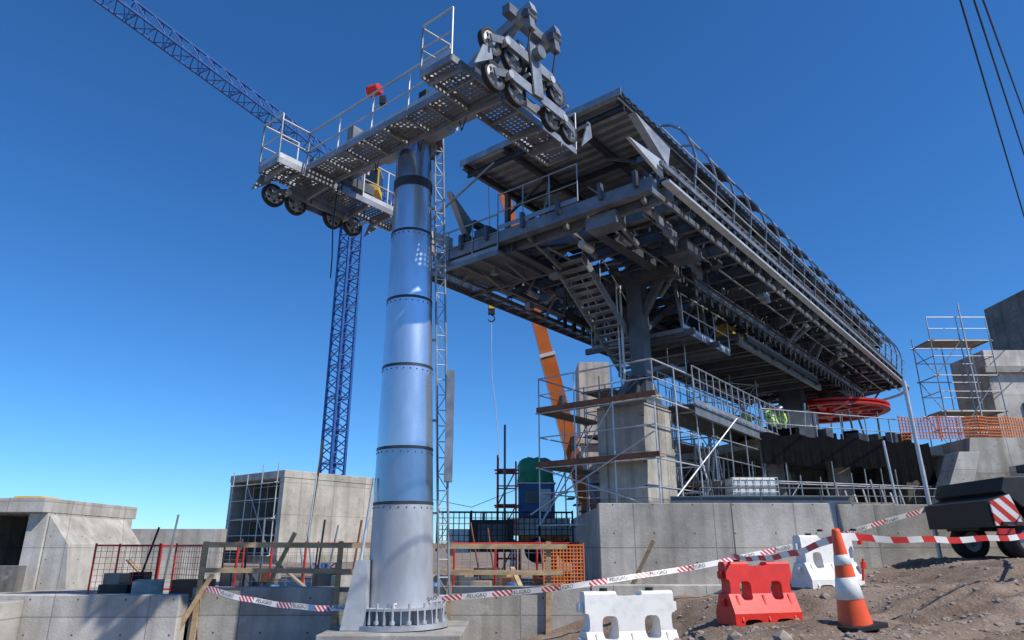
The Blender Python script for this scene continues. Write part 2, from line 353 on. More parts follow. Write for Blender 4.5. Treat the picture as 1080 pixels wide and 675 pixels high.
for s in(-1,1):
    c0=s*3.42 if s<0 else 3.2
    for zz,ls in((8.34,(-1.45,-.86,-.1,.49)),(7.70,(-1.35,-.76,.3,.89))):
        for l in ls: sheave(H,l,c0,zz+.04*l)
        for i in(0,2):
            a,b_=ls[i],ls[i+1]
            for o in(-.095,.095):
                H.beam(S(a-.08,c0+o,zz+.03*a),S((a+b_)/2,c0+o,zz+.13),.03,.14,'st_galv'); H.beam(S((a+b_)/2,c0+o,zz+.13),S(b_+.08,c0+o,zz+.03*b_),.03,.14,'st_galv')
            m_=(a+b_)/2
            H.tube(S(m_,c0-.17,zz+.1),S(m_,c0+.17,zz+.1),.075,'galv_light',12)
        for o in(-.14,.14): H.beam(S((ls[0]+ls[1])/2,c0+o,zz+.13),S((ls[2]+ls[3])/2,c0+o,zz+.13),.035,.2,'galv')
    for o in(-.19,.19): H.beam(S(-.45,c0+o,8.8),S(-.3,c0+o,7.75),.035,.28,'galv')
    H.tube(S(-.4,c0-.35,8.6),S(-.4,c0+.3,8.6),.13,'st_galv',16)
    H.prism([S(-1.95,c0-.12,7.5),S(-1.75,c0-.12,8.0),S(-1.55,c0-.12,8.05),S(-1.5,c0-.12,7.86)],EC*.03,'galv')
    H.prism([S(1.2,c0-.12,7.5),S(1.45,c0-.12,8.2),S(1.55,c0-.12,8.2),S(1.6,c0-.12,7.9)],EC*.03,'galv')
    for l in(-1.6,-.6,.6,1.35): H.tube(S(l,c0-.22,8.05),S(l,c0+.22,8.02),.03,'galv',8)
H.build('sheave_assemblies',P)
H=MB() # lifting gallows
for l in(-.45,.35):
    H.beam(S(l,-1.9,8.9),S(l,-2.9,9.45),.18,.24,'galv'); H.beam(S(l,-2.85,9.43),S(l,-3.62,9.66),.17,.22,'galv')
    H.beam(S(l,-3.5,9.6),S(l,-3.55,9.18),.13,.16,'st_galv')
    H.tube(S(l-.14,-3.52,9.5),S(l+.14,-3.52,9.5),.09,'steel_mid',12)
    H.tube(S(l,-3.55,9.2),S(l,-3.45,8.6),.018,'black_steel',6)
    H.beam(S(l,-2.5,8.7),S(l,-3.2,9.45),.1,.12,'st_galv')
H.beam(S(-.75,-3.2,9.66),S(.65,-3.2,9.66),.18,.2,'st_galv'); H.beam(S(-.5,-2.4,9.18),S(.4,-2.4,9.18),.12,.14,'steel_mid')
H.beam(S(-.1,-3.2,8.7),S(-.1,-2.95,9.4),.16,.16,'galv')
H.build('lifting_frame',P)
H=MB()
def deck(mb,l0,l1,c0,c1,z,fr='galv'):
    mb.box((S((l0+l1)/2,(c0+c1)/2,z)),(abs(l1-l0),abs(c1-c0),.006),'grate',math.pi/2-AX)
    for c in(c0,c1): mb.beam(S(l0,c,z-.05),S(l1,c,z-.05),.03,.14,fr)
    for l in(l0,l1): mb.beam(S(l,c0,z-.052),S(l,c1,z-.052),.03,.13,fr)
    if abs(l1-l0)>abs(c1-c0):
        n=max(2,int(abs(l1-l0)/.6))
        for i in range(1,n): l=l0+(l1-l0)*i/n; mb.beam(S(l,c0,z-.05),S(l,c1,z-.05),.04,.08,fr)
    else:
        n=max(2,int(abs(c1-c0)/.6))
        for i in range(1,n): c=c0+(c1-c0)*i/n; mb.beam(S(l0,c,z-.05),S(l1,c,z-.05),.04,.08,fr)
for s in(-1,1):
    deck(H,-1.9,1.9,s*2.2,s*2.95,8.0)
    for l in(-1.5,1.4): H.beam(S(l,s*2.5,7.9),S(l*.5,s*2.5,8.5),.06,.06,'galv')
    for l in(-1.7,-.6,.6,1.3): H.beam(S(l,s*2.2,7.88),S(l,s*3.0,7.82),.06,.1,'galv')
deck(H,-1.2,-.45,-2.2,2.2,8.1)
for c in(-1.6,-.5,.5,1.6): H.beam(S(-1.15,c,8.05),S(-.2,c,8.5),.07,.1,'galv')
H.build('walkways',P)
H=MB()
railing(H,[S(-1.9,2.2,8),S(-1.9,2.95,8),S(-1.0,2.95,8)],sp=.8); railing(H,[S(-1.9,2.2,8),S(-1.2,2.2,8),S(-1.2,-2.2,8.1),S(-1.9,-2.2,8)],sp=1.0,h=.95)
railing(H,[S(-1.9,-2.2,8),S(-1.9,-2.95,8)],sp=.8,h=1.0); railing(H,[S(1.9,-2.95,8),S(1.9,-2.2,8),S(.4,-2.2,8)],sp=.8,h=.9)
railing(H,[S(1.9,2.95,8),S(1.9,2.2,8),S(.4,2.2,8)],sp=.8,h=1.0)
H.build('guard_rails',P)
H=MB()
a=S(0,1.55,8.9); H.tube(a,a+V((0,0,1.45)),.025,'galv_light',8)
q=a+V((0,0,1.6)); d=V((.9,-.4,0)).normalized(); H.revolve(q-d*.16,d,[(.0,0),(.13,0),(.15,.05),(.14,.3),(.11,.34),(0,.34)],'red_plastic',20,smooth=False)
H.tube(q-d*.185,q-d*.16,.11,'white_plastic',16)
H.tube(a+V((0,0,1.1)),a+V((0,0,1.1))-EC*.35,.015,'galv_light',6); H.box(S(0,1.2,10.05),(.14,.14,.2),'black_steel')
H.build('warning_light_and_sensors',P)
H=MB()
H.path([S(-.4,2.1,7.9),S(-.45,2.1,7.0),S(-.42,2.05,6.1),S(-.45,2.0,5.6)],.014,'black_steel')
for c in(-2.0,-.8,.6,1.8): H.path([S(-.45,c,8.05),S(-.3,c+.3,7.85),S(-.1,c+.6,8.45)],.012,'black_steel',5)
H.box(S(-.9,.9,8.45),(.3,.2,.4),'st_galv',math.pi/2-AX); H.box(S(-.9,-1.3,8.4),(.25,.2,.3),'black_steel',math.pi/2-AX)
H.build('cables_and_boxes',P)
# ------------------------------------------------------------------ STATION
T=empty('cable_car_station')
l0,l1=4.35,33.4
mb=MB()
pr_=[]; l=l0
while l<l1: pr_+=[(l,.0),(l+.07,.055),(l+.17,.055),(l+.24,0)]; l+=.34
vs=[];fs=[]
for i,(a,h) in enumerate(pr_):
    vs+=[S(a,-2.75,10.98+h),S(a,2.75,10.98+h)]
    if i: fs.append((2*i-2,2*i-1,2*i+1,2*i))
mb.add(vs,fs,'galv'); mb.build('roof_sheets',T)
mb=MB()
for c in(-2.65,-1.1,1.1,2.65): mb.ibeam(S(l0,c,10.86),S(l1,c,10.86),.12,.2,'steel_mid')
for i in range(13): mb.ibeam(S(l0+.25+i*2.35,-2.7,10.68),S(l0+.25+i*2.35,2.7,10.68),.1,.16,'steel_dark')
mb.beam(S(l0-.02,-2.78,10.98),S(l0-.02,2.78,10.98),.03,.2,'galv')
for i in range(13):
    l=6.2+i*2.2
    for s in(-1,1):
        mb.beam(S(l,s*2.45,8.6),S(l,s*2.45,10.6),.14,.14,'steel_mid')
        if i%2==0: mb.beam(S(l,s*2.45,9.2),S(l+1.6,s*2.45,10.6),.07,.07,'steel_mid')
        mb.beam(S(l,s*2.45,9.9),S(l,s*1.0,10.62),.07,.07,'steel_mid')
mb.build('roof_frame',T)
mb=MB()
for c in(-1.25,1.25): mb.ibeam(S(4.9,c,8.15),S(31.5,c,8.15),.3,.62,'steel_mid',.035)
for c in(-3.0,3.0): mb.beam(S(4.7,c,8.45),S(32,c,8.45),.14,.3,'steel_mid')
for c in(-2.1,2.1,-.3): mb.ibeam(S(5.5,c,8.55),S(32,c,8.55),.18,.3,'steel_dark')
for i in range(28):
    l=5.1+i*.97
    mb.ibeam(S(l,-3.6,8.12-.002*i),S(l,3.95,8.12-.002*i),.13,.26 if i%2 else .34,'steel_mid' if i%4 else 'st_galv')
    if i<27: mb.beam(S(l,-1.25 if i%2 else 1.25,7.96),S(l+.97,1.25 if i%2 else -1.25,7.96),.06,.06,'steel_dark')
for l,z in((4.75,8.30),(5.9,8.25)): mb.beam(S(l,-3.3,z),S(l,4.1,z),.26,.34,'st_galv')
for c in(-2.9,-1.9,-.6,.6,1.9,2.9): mb.beam(S(4.6,c,8.3),S(4.6,c+.02,8.75),.1,.14,'steel_mid'); mb.beam(S(4.85,c,8.12),S(6.4,c,7.7),.08,.14,'st_galv')
mb.build('chassis',T)
mb=MB()
for s in(-1,1):
    n=62
    for i in range(n):
        l=5.3+i*.435; c=s*3.35; p=S(l,c,8.98)
        mb.revolve(p,EC,[(.12,-.05),(.21,-.07),(.225,-.03),(.225,.03),(.21,.07),(.12,.05)],'rubber',14)
        mb.tube(p-EC*.05,p+EC*.05,.12,'sheave_face',10); mb.tube(p,p-EC*s*.35,.03,'galv',6)
        mb.beam(S(l+.2,s*3.5,8.62),S(l+.2,s*3.55,8.12),.2,.07,'black_steel')
        if i%2==0:
            mb.beam(S(l,s*3.1,8.55),S(l,s*3.18,9.0),.06,.09,'steel_mid')
            mb.box(S(l+.1,s*3.62,8.40),(.16,.1,.18),'black_steel',math.pi/2-AX)
    mb.beam(S(4.5,s*3.62,8.66),S(32,s*3.62,8.66),.07,.12,'st_galv')
    mb.beam(S(4.4,s*3.76,8.06),S(32,s*3.76,8.06),.20,.07,'galv_light'); mb.beam(S(4.4,s*3.38,7.98),S(32,s*3.38,7.98),.06,.14,'st_galv')
    mb.beam(S(5,s*2.85,9.3),S(32,s*2.85,9.3),.2,.16,'steel_mid')
    mb.prism([S(3.2,s*3.45,8.75),S(4.8,s*3.45,8.45),S(4.8,s*3.45,8.9)],EC*.08*s,'galv_light')
    mb.prism([S(4.2,s*3.0,10.1),S(5.3,s*3.25,9.0),S(5.5,s*3.25,9.6)],EC*.2*s,'galv')
n=22
for i in range(n+1):
    a=-math.pi/2+math.pi*i/n; a2=-math.pi/2+math.pi*(i+1)/n
    f=lambda r,t,z:S(31.6+r*math.cos(t),r*math.sin(t),z)
    p=f(3.35,a,8.98); mb.revolve(p,(f(4,a,0)-f(3,a,0)),[(.1,-.06),(.19,-.06),(.205,0),(.19,.06),(.1,.06)],'rubber',12)
    if i<n:
        mb.beam(f(3.62,a,8.66),f(3.62,a2,8.66),.07,.13,'st_galv'); mb.beam(f(3.76,a,8.06),f(3.76,a2,8.06),.2,.08,'galv_light'); mb.beam(f(3.0,a,8.45),f(3.0,a2,8.45),.14,.3,'steel_mid')
mb.build('tyre_conveyors',T)
mb=MB() # open curved side frames with flat maintenance rail, sparse panels
arc=[(2.8,11.03),(3.1,10.92),(3.36,10.70),(3.56,10.38),(3.68,10.0),(3.74,9.6)]
s=-1
l=6.4;k=0
while l<33:
    for (ca,za),(cb,zb) in zip(arc,arc[1:]): mb.beam(S(l,s*ca,za),S(l,s*cb,zb),.04,.06,'galv')
    mb.beam(S(l,s*3.74,9.6),S(l,s*3.6,8.7),.05,.05,'st_galv')
    if l>7.4 and k%2==0:
        vs=[]
        for i,(ca,za) in enumerate(arc[:4]): vs+=[S(l+.03,s*(ca-.02),za-.01),S(l+1.25,s*(ca-.02),za-.01)]
        fs=[(2*i,2*i+1,2*i+3,2*i+2) for i in range(3)]; mb.add(vs,fs,'steel_mid',True)
    l+=1.28;k+=1
for i in(0,2,5): mb.tube(S(6.3,s*arc[i][0],arc[i][1]),S(33,s*arc[i][0],arc[i][1]),.028,'galv_light',6)
mb.tube(S(6.3,s*3.7,9.1),S(33,s*3.7,9.1),.022,'galv_light',6)
mb.beam(S(6.3,s*3.0,9.45),S(33,s*3.0,9.45),.5,.04,'st_galv')
mb.build('side_frames',T)
mb=MB()
deck(mb,4.6,6.7,1.5,4.4,7.88,'st_galv'); deck(mb,6.7,30,3.9,4.5,7.92,'st_galv')
deck(mb,9.5,13,-1.6,1.6,6.2,'st_galv'); deck(mb,14,22,-1.9,1.9,6.9,'steel_mid'); deck(mb,24,31,-1.4,1.4,7.55,'steel_mid')
for i in range(8):
    l=9.6+i*1.8; z=6.2 if l<13.2 else 6.9
    for s in(-1,1):
        mb.beam(S(l,s*1.55,z),S(l,s*1.35,8.0),.09,.09,'st_galv')
        mb.beam(S(l,s*1.55,z),S(l+1.6,s*1.4,7.9),.06,.06,'steel_mid')
    mb.beam(S(l,-1.9,z-.12),S(l,1.9,z-.12),.12,.18,'steel_mid')
for s in(-1,1):
    mb.beam(S(13.5,s*1.7,6.75),S(23,s*1.7,6.75),.14,.26,'st_galv'); mb.ibeam(S(9,s*2.3,7.3),S(28,s*2.3,7.3),.16,.3,'steel_mid')
    for i in range(20): mb.beam(S(9+i,s*2.3,7.3),S(9+i,s*2.2,8.4),.07,.07,'steel_mid')
for i in range(12): mb.beam(S(10+i*1.5,-2.3,7.32),S(10+i*1.5,2.3,7.32),.1,.16,'steel_dark')
mb.build('service_platforms',T)
mb=MB()
railing(mb,[S(4.6,1.5,7.9),S(4.6,4.4,7.9),S(6.7,4.4,7.9),S(6.7,4.5,7.92),S(30,4.5,7.92)],sp=1.1,mn='galv')
railing(mb,[S(4.6,-1.2,8.5),S(4.6,1.5,8.5)],sp=.95,mn='galv'); railing(mb,[S(9.5,-1.6,6.2),S(13,-1.6,6.2)]); railing(mb,[S(9.5,1.6,6.2),S(13,1.6,6.2)])
railing(mb,[S(14,-1.9,6.9),S(22,-1.9,6.9)],mn='galv'); railing(mb,[S(14,1.9,6.9),S(22,1.9,6.9)],mn='galv')
mb.tube(S(3.9,3.9,9.0),S(4.3,1.4,10.5),.035,'galv',6)
mb.build('platform_rails',T)
mb=MB() # stair
a=S(6.3,.3,7.85); b_=S(9.9,.3,5.3)
for o in(-.48,.48): mb.beam(a+EC*o,b_+EC*o,.04,.26,'galv')
for i in range(16):
    p=a.lerp(b_,(i+.5)/16); mb.box(p,(.26,.92,.03),'galv',math.pi/2-AX)
for o in(-.5,.5):
    mb.tube(a+EC*o+V((0,0,1)),b_+EC*o+V((0,0,1)),.02,'galv_light',6)
    for i in range(5): p=a.lerp(b_,i/4)+EC*o; mb.tube(p,p+V((0,0,1)),.018,'galv_light',6)
deck(mb,9.9,11.0,-.9,.9,5.28,'st_galv'); railing(mb,[S(11,.9,5.3),S(11,-.9,5.3)],sp=.7)
mb.build('stair',T)
mb=MB() # legs
mb.beam(S(8.8,-.5,4.7),S(8.8,-.5,8.0),.46,.4,'steel_mid',.5,.44,up=EL)
mb.beam(S(8.8,-.3,3.9),S(8.8,-.5,4.72),1.25,1.1,'steel_mid',.5,.44,up=EL)
mb.beam(S(8.8,-.2,3.83),S(8.8,-.2,3.9),1.5,1.3,'st_galv',up=EL)
for o in(-.32,.32): mb.beam(S(8.25,-.3+o,3.92),S(8.55,-.45+o*.4,4.65),.03,.3,'steel_mid')
mb.beam(S(8.8,-.55,6.4),S(8.8,-1.5,7.9),.2,.2,'steel_mid'); mb.beam(S(9,-.5,6.2),S(11.5,-.5,7.85),.2,.2,'steel_mid')
mb.beam(S(8.8,-1.9,7.75),S(8.8,1.9,7.75),.5,.36,'steel_mid')
mb.tube(S(8.5,-.1,3.9),S(8.5,-.1,7.6),.04,'galv_light',8); mb.tube(S(8.5,.0,3.9),S(8.5,.03,7.6),.03,'galv_light',8)
mb.beam(S(24.6,0,6.0),S(24.6,0,8.0),1.2,.9,'steel_mid',.7,.6,up=EL); mb.beam(S(24.6,-2.4,7.75),S(24.6,2.4,7.75),.5,.36,'steel_mid')
mb.build('steel_legs',T)
mb=MB()
mb.box(S(8.8,-.2,1.4),(1.75,1.5,4.82),'concrete',math.pi/2-AX); mb.box(S(8.8,-.2,-.2),(2.6,2.6,2.0),'concrete',math.pi/2-AX)
mb.box(S(24.6,0,2.2),(1.4,1.7,7.6),'concrete_light',math.pi/2-AX)
mb.build('concrete_piers',T,.02)
mb=MB() # bullwheel
c=S(28.0,-.5,6.55); n=48
mb.revolve(c,(0,0,1),[(2.62,-.14),(2.95,-.14),(2.95,-.05),(2.82,0),(2.95,.05),(2.95,.14),(2.62,.14)],'red_paint',n,closed=True,smooth=False)
mb.revolve(c,(0,0,1),[(0,-.3),(.45,-.3),(.5,.3),(0,.3)],'red_paint',24,smooth=False)
mb.revolve(c,(0,0,1),[(1.45,-.05),(1.65,-.05),(1.65,.05),(1.45,.05)],'red_paint',32,closed=True,smooth=False)
for i in range(12):
    a=i*2*math.pi/12; d=V((math.cos(a),math.sin(a),0)); mb.beam(c+d*.4,c+d*2.70,.30,.2,'red_paint',.2,.16)
mb.tube(c,c+V((0,0,1.5)),.28,'steel_dark',16)
mb.build('bullwheel',T)
mb=MB() # drive machinery and fittings
mb.box(S(28.2,0,8.1),(2.6,1.2,.9),'steel_dark',math.pi/2-AX); mb.tube(S(25.4,.2,8.3),S(27,.2,8.3),.45,'yellow',18)
mb.tube(S(14.2,-1.0,7.3),S(15.8,-1.0,7.3),.34,'yellow',18); mb.box(S(18.2,.3,7.45),(1.3,.9,.8),'steel_mid',math.pi/2-AX)
for i in range(360):
    l=R.uniform(5.2,31); c=R.choice([-3.1,-2.6,-1.9,-.7,.6,1.8,2.6,3.2])+R.uniform(-.3,.3); z=R.uniform(7.45,8.8)
    k=R.random()
    if k<.35: mb.box(S(l,c,z),(R.uniform(.1,.5),R.uniform(.1,.35),R.uniform(.1,.3)),R.choice(['galv','steel_mid','st_galv','black_steel']),math.pi/2-AX)
    elif k<.6: mb.tube(S(l,c,z),S(l+R.uniform(.2,.6),c,z),R.uniform(.04,.12),R.choice(['st_galv','steel_mid','black_steel','galv_light']),10)
    elif k<.85: mb.beam(S(l,c,z),S(l,c+R.uniform(.3,.7),z-R.uniform(.2,.6)),.05,.08,R.choice(['st_galv','galv']))
    else: mb.path([S(l,c,8.2),S(l+.3,c,7.75),S(l+.8,c+.1,7.7),S(l+1.2,c,8.15)],.014,'black_steel',5)
for c,z in((-2.7,7.9),(-1.7,7.85),(.2,7.8),(2.4,7.9)): mb.tube(S(5.2,c,z),S(31,c,z),.035,'st_galv',6)
for i in range(40):
    l=9+i*.55; mb.beam(S(l,-2.3,7.2),S(l,-2.3,6.85),.05,.16,'black_steel'); mb.beam(S(l,2.3,7.2),S(l,2.3,6.85),.05,.16,'black_steel')
for i in range(8):
    l=5.4+i*.55; c=-3.0+i*.1
    mb.prism([S(l,c,7.55),S(l+.3,c,7.55),S(l+.45,c,8.0),S(l-.1,c,8.0)],EC*.04,'st_galv')
mb.box(S(5.1,-1.7,7.9),(.5,.9,.35),'st_galv',math.pi/2-AX); mb.box(S(7.6,-2.6,7.7),(.9,.7,.4),'steel_mid',math.pi/2-AX); mb.box(S(5.6,2.6,8.75),(.9,.6,.7),'steel_mid',math.pi/2-AX)
for i in range(14): mb.tube(S(6.2+i*.9,R.uniform(-2,2),8.6),S(6.4+i*.9,R.uniform(-2,2),10.6),.035,'galv',6)
for i in range(9): mb.box(S(7.5+i*2.6,R.uniform(-1.5,1.5),9.3),(1.0,R.uniform(.5,1.2),R.uniform(.5,1.2)),R.choice(['steel_dark','steel_mid']),math.pi/2-AX)
mb.build('machinery',T)
mb=MB() # access gangway
mb.ibeam(S(9.6,-.6,3.75),S(17.5,-.6,3.55),.12,.3,'st_galv'); mb.ibeam(S(9.6,-1.7,3.75),S(17.5,-1.7,3.55),.12,.3,'st_galv')
mb.beam(S(9.6,-1.15,3.92),S(17.5,-1.15,3.72),1.0,.04,'steel_mid')
for c in(-.6,-1.7): railing(mb,[S(9.6,c,3.95),S(17.5,c,3.75)],sp=.5,mids=(.33,.66),mn='galv')
mb.build('gangway',T)
# ------------------------------------------------------------------ scaffolds
W=empty('pier_scaffold'); mb=MB()
o=S(7.5,2.3,.6); scaffold(mb,o,EL,-EC,2,3,2,1.3,1.27,1.6,planks=(1,2),strip=.5,mn='galv_light'); 
railing(mb,[S(10.1,2.3,3.85),S(7.5,2.3,3.85),S(7.5,-1.5,3.85),S(10.1,-1.5,3.85)],sp=1.2,h=1.0,toe=False)
for k in range(2): mb.beam(S(7.45,2.35,2.3+k*1.6),S(7.45,-1.6,2.3+k*1.6),.03,.14,'rust')
mb.tube(S(7.45,-1.6,.8),S(10.9,-2.4,3.6),.024,'galv_light',6); mb.tube(S(7.45,2.6,.9),S(7.45,-1.5,2.9),.024,'galv_light',6); mb.tube(S(7.45,-1.6,.9),S(7.45,2.3,2.2),.024,'galv_light',6)
mb.build('tubes_and_planks',W)
W=empty('shoring_scaffold'); mb=MB()
scaffold(mb,S(11,-.4,.55),EL,-EC,5,1,2,1.3,1.2,1.3,planks=(1,),mn='galv'); scaffold(mb,S(10.8,2.2,.55),EL,-EC,4,1,3,1.5,1.2,1.5,planks=(1,2),mn='galv'); scaffold(mb,S(12,3.6,.55),EL,-EC,3,1,3,1.5,1.2,1.6,planks=(1,2,3),mn='galv')
for i in range(34): a=S(R.uniform(9.8,18),R.uniform(-2,2.5),.6); mb.tube(a,a+V((R.uniform(-.5,.5),R.uniform(-.3,.3),R.uniform(1.2,2.6))),.03,R.choice(['galv','rust','steel_mid','galv_light']),6)
for i in range(18): mb.box(S(R.uniform(10,18),R.uniform(-2,2.5),R.uniform(.7,1.5)),(R.uniform(.4,1.4),R.uniform(.3,.8),R.uniform(.1,.7)),R.choice(['steel_dark','plank','wood','black_steel','concrete_dark','rust']),R.uniform(0,3))
mb.build('tubes_and_planks',W)
# ------------------------------------------------------------------ walls / concrete
def wallobj(name,parts,bevel=.015):
    e=empty(name)
    for i,(kind,*a) in enumerate(parts):
        mb=MB()
        if kind=='box': mb.box(*a)
        else: mb.prism(*a)
        mb.build('part_%d'%(i+1),e,bevel)
    return e
def bx(x0,x1,y0,y1,z0,z1,mn): return ('box',((x0+x1)/2,(y0+y1)/2,(z0+z1)/2),(x1-x0,y1-y0,z1-z0),mn)
wallobj('low_concrete_wall',[bx(-6.3,-2.0,14.5,14.85,-2.6,-.74,'concrete'),bx(-1.985,1.55,14.5,14.85,-2.6,-.73,'concrete'),bx(1.565,4.25,14.48,14.85,-2.6,-.70,'concrete_light'),
 bx(-22,-6.35,14.1,14.5,-2.6,-.86,'concrete_light'),bx(-9.9,-9.3,13.2,14.08,-2.6,-.95,'concrete')])
wallobj('retaining_wall',[bx(1.98,5.0,16.2,16.6,-1.5,.97,'concrete'),bx(5.012,7.4,16.2,16.6,-1.5,.97,'concrete_light'),bx(7.412,11.6,16.19,16.6,-1.5,.94,'concrete'),bx(1.98,2.38,16.62,24,-1.5,.9,'concrete')])
mb=MB(); mb.box((-8,21,-1.3),(26,12.2,.4),'concrete_plain'); mb.build('construction_floor')
mb=MB(); mb.box((14,24,.2),(23,14.5,.7),'concrete_plain'); mb.build('backfill_slab')
wallobj('concrete_abutment',[bx(-20,-13.2,20,25,.95,1.35,'concrete_light'),bx(-13.75,-13.2,20.25,24.8,-1.4,.94,'concrete_light'),bx(-16.6,-16.2,20.4,24.8,-1.4,.94,'concrete'),bx(-20,-13.8,24.5,24.8,-1.4,.9,'concrete_dark'),
 bx(-20,-13.0,19.2,19.5,-1.5,-.45,'concrete_dark'),bx(-14.4,-13.6,20.4,21.2,1.36,1.42,'yellow'),('prism',[V((-13.18,20.3,-1.3)),V((-12.3,20.3,-1.3)),V((-12.5,20.3,.1)),V((-13.18,20.3,.9))],V((0,4,0)),'concrete_light')])
wallobj('concrete_parapet',[bx(-18.5,-10.9,27,27.4,-1.4,.68,'concrete_light'),bx(-18.5,-10.9,27.42,30,-.1,.2,'concrete_plain')])
A=V((-9.1,28,0))
def Q(l,c,z): return A+EL*l+EC*c+V((0,0,z))
e=empty('concrete_chamber'); mb=MB(); rz=math.pi/2-AX
mb.box(Q(3.4,.15,1.2),(6.8,.3,3.0),'concrete_light',rz); mb.box(Q(3.4,3.9,1.2),(6.8,.3,3.0),'concrete',rz); mb.box(Q(3.4,2.03,2.83),(6.86,4.1,.3),'concrete_light',rz)
mb.box(Q(6.6,2.03,1.2),(.3,3.4,3.0),'concrete',rz); mb.box(Q(3.4,2.03,-.45),(6.8,4.1,.3),'concrete',rz)
mb.build('shell',e,.02); mb=MB(); scaffold(mb,Q(-.1,.35,-.3),EL,EC,1,3,2,1.0,1.1,1.4,planks=(1,)); mb.build('formwork_scaffold',e)
wallobj('concrete_lift_shaft',[bx(3.5,5.1,35,37,-1,9.3,'concrete_light'),bx(3.3,5.3,34.8,37.2,5.0,5.25,'concrete_plain')])
e=empty('boarding_platform'); mb=MB()
mb.prism([V((8.6,23.6,3.3)),V((15.4,26,3.3)),V((24,27,3.3)),V((30,40,3.3)),V((10,42,3.3)),V((6,30,3.3))],(0,0,.32),'concrete')
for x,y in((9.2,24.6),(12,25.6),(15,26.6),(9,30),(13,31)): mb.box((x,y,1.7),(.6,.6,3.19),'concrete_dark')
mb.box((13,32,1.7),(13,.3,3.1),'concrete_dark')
mb.build('slab_and_columns',e,.02)
mb=MB() # dark net hung along the front edge
a=V((8.4,23.3,3.70));b_=V((15.6,25.84,3.70)); n=110
vs=[];fs=[]
d=(b_-a).normalized(); nn=V((d.y,-d.x,0))
for i in range(n+1):
    t=i/n; p=a.lerp(b_,t); w=.03*math.sin(i*1.9)+.03*math.sin(i*.87); dr=1.0+.05*math.sin(i*.31)+.03*math.sin(i*.9)+(.45 if t>.7 else 0)
    for j in range(6): vs.append(p+nn*(.04+w*(j/5))+V((0,0,-dr*j/5+(.05*math.sin(i*.35) if j==0 else 0))))
for i in range(n):
    for j in range(5): fs.append((i*6+j,i*6+j+1,(i+1)*6+j+1,(i+1)*6+j))
mb.add(vs,fs,'tarp_black',True); mb.build('tarpaulin',e)
mb=MB(); railing(mb,[(8.7,23.7,3.62),(15.3,26.1,3.62)],sp=1.2,toe=False,h=1.0,mn='galv')
for i in range(26):
    t=R.random(); x=9.5+t*6; y=24.6+t*2.2+R.uniform(0,3); mb.box((x,y,3.62+.3),(R.uniform(.3,1),R.uniform(.3,.8),.6*R.uniform(.5,1.3)),R.choice(['black_steel','steel_dark','tarp_black','steel_mid']),R.uniform(0,3))
for i in range(10): mb.tube((9.5+i*.6,26+i*.2,3.6),(9.5+i*.6+R.uniform(-.3,.3),26+i*.2,3.6+R.uniform(1.0,1.8)),.04,R.choice(['steel_mid','galv']),6)
mb.build('edge_rail_and_equipment',e)
W=empty('platform_scaffold'); mb=MB(); scaffold(mb,(7.6,26.6,3.62),V((.93,.36,0)),V((-.36,.93,0)),2,1,2,1.3,1.1,1.35,planks=(1,),mn='galv')
scaffold(mb,(8.2,22.6,.55),V((.94,.34,0)),V((-.34,.94,0)),5,1,1,1.4,.6,1.5,planks=(),mn='galv'); mb.build('tubes_and_planks',W)
wallobj('concrete_terrace',[('prism',[V((15.6,24.6,.5)),V((16.4,24.6,3.75)),V((30,24.6,3.75)),V((30,24.6,.5))],V((0,14,0)),'concrete'),bx(17.4,30,22.2,24.4,.5,2.7,'concrete_light'),('prism',[V((13.9,23.5,.5)),V((14.9,23.5,.5)),V((15.9,23.5,3.1)),V((15.2,23.5,3.1))],V((0,.8,0)),'concrete_light')])
wallobj('concrete_building',[bx(20.7,27,29,31.4,3.77,8.25,'concrete_light'),bx(20.5,27,28.8,29.2,7.2,7.5,'concrete_plain'),bx(25.9,36,31.5,35.5,8.0,12.4,'concrete_dark'),bx(21.9,22.7,28.9,29.02,3.8,5.9,'concrete_dark'),bx(24,24.6,28.92,29.02,5,6.5,'concrete_dark')])
e=empty('scaffold_tower'); mb=MB(); scaffold(mb,(17.6,27.6,3.77),V((1,0,0)),V((0,1,0)),2,1,3,1.25,1.3,1.5,planks=(1,3),mn='galv'); 
railing(mb,[(17.6,27.6,8.3),(20.1,27.6,8.3)],toe=False,h=1.0); mb.tube((19,27.5,5.0),(19,27.5,9.9),.03,'galv_light',6)
mb.build('tubes_and_planks',e)
def netfence(name,pts,h,mn,post='steel_mid',cell=.14,r=.008,frame=False,pr=.025,sp=1.6):
    e=empty(name); mb=MB(); pts=[V(p) for p in pts]; Z=V((0,0,1))
    for a,b_ in zip(pts,pts[1:]):
        L_=(b_-a).length; n=max(1,round(L_/sp))
        for i in range(n+1): p=a.lerp(b_,i/n); mb.tube(p,p+Z*(h+.05),pr,post,6)
        if frame:
            mb.tube(a+Z*h,b_+Z*h,pr,post,6); mb.tube(a+Z*.12,b_+Z*.12,pr,post,6)
        m_=int(L_/cell); sag=lambda t:(0 if frame else .07*math.sin(t*n*math.pi)**2)
        for i in range(1,m_): p=a.lerp(b_,i/m_); mb.beam(p+Z*.12,p+Z*(h-sag(i/m_)),r,r,mn)
        k=int((h-.12)/cell)
        for j in range(k+1):
            for q in range(n*3):
                t0,t1=q/(n*3),(q+1)/(n*3); z0=.12+(h-sag(t0)-.12)*j/k; z1=.12+(h-sag(t1)-.12)*j/k; mb.beam(a.lerp(b_,t0)+Z*z0,a.lerp(b_,t1)+Z*z1,r,r,mn)
    mb.build('posts_and_mesh',e); return e
netfence('orange_safety_fence',[(14.7,25.9,3.77),(17.5,25.6,3.77),(19.9,26.0,3.77),(24,25.2,3.77)],.95,'net_orange','crane_orange',.11,.032)
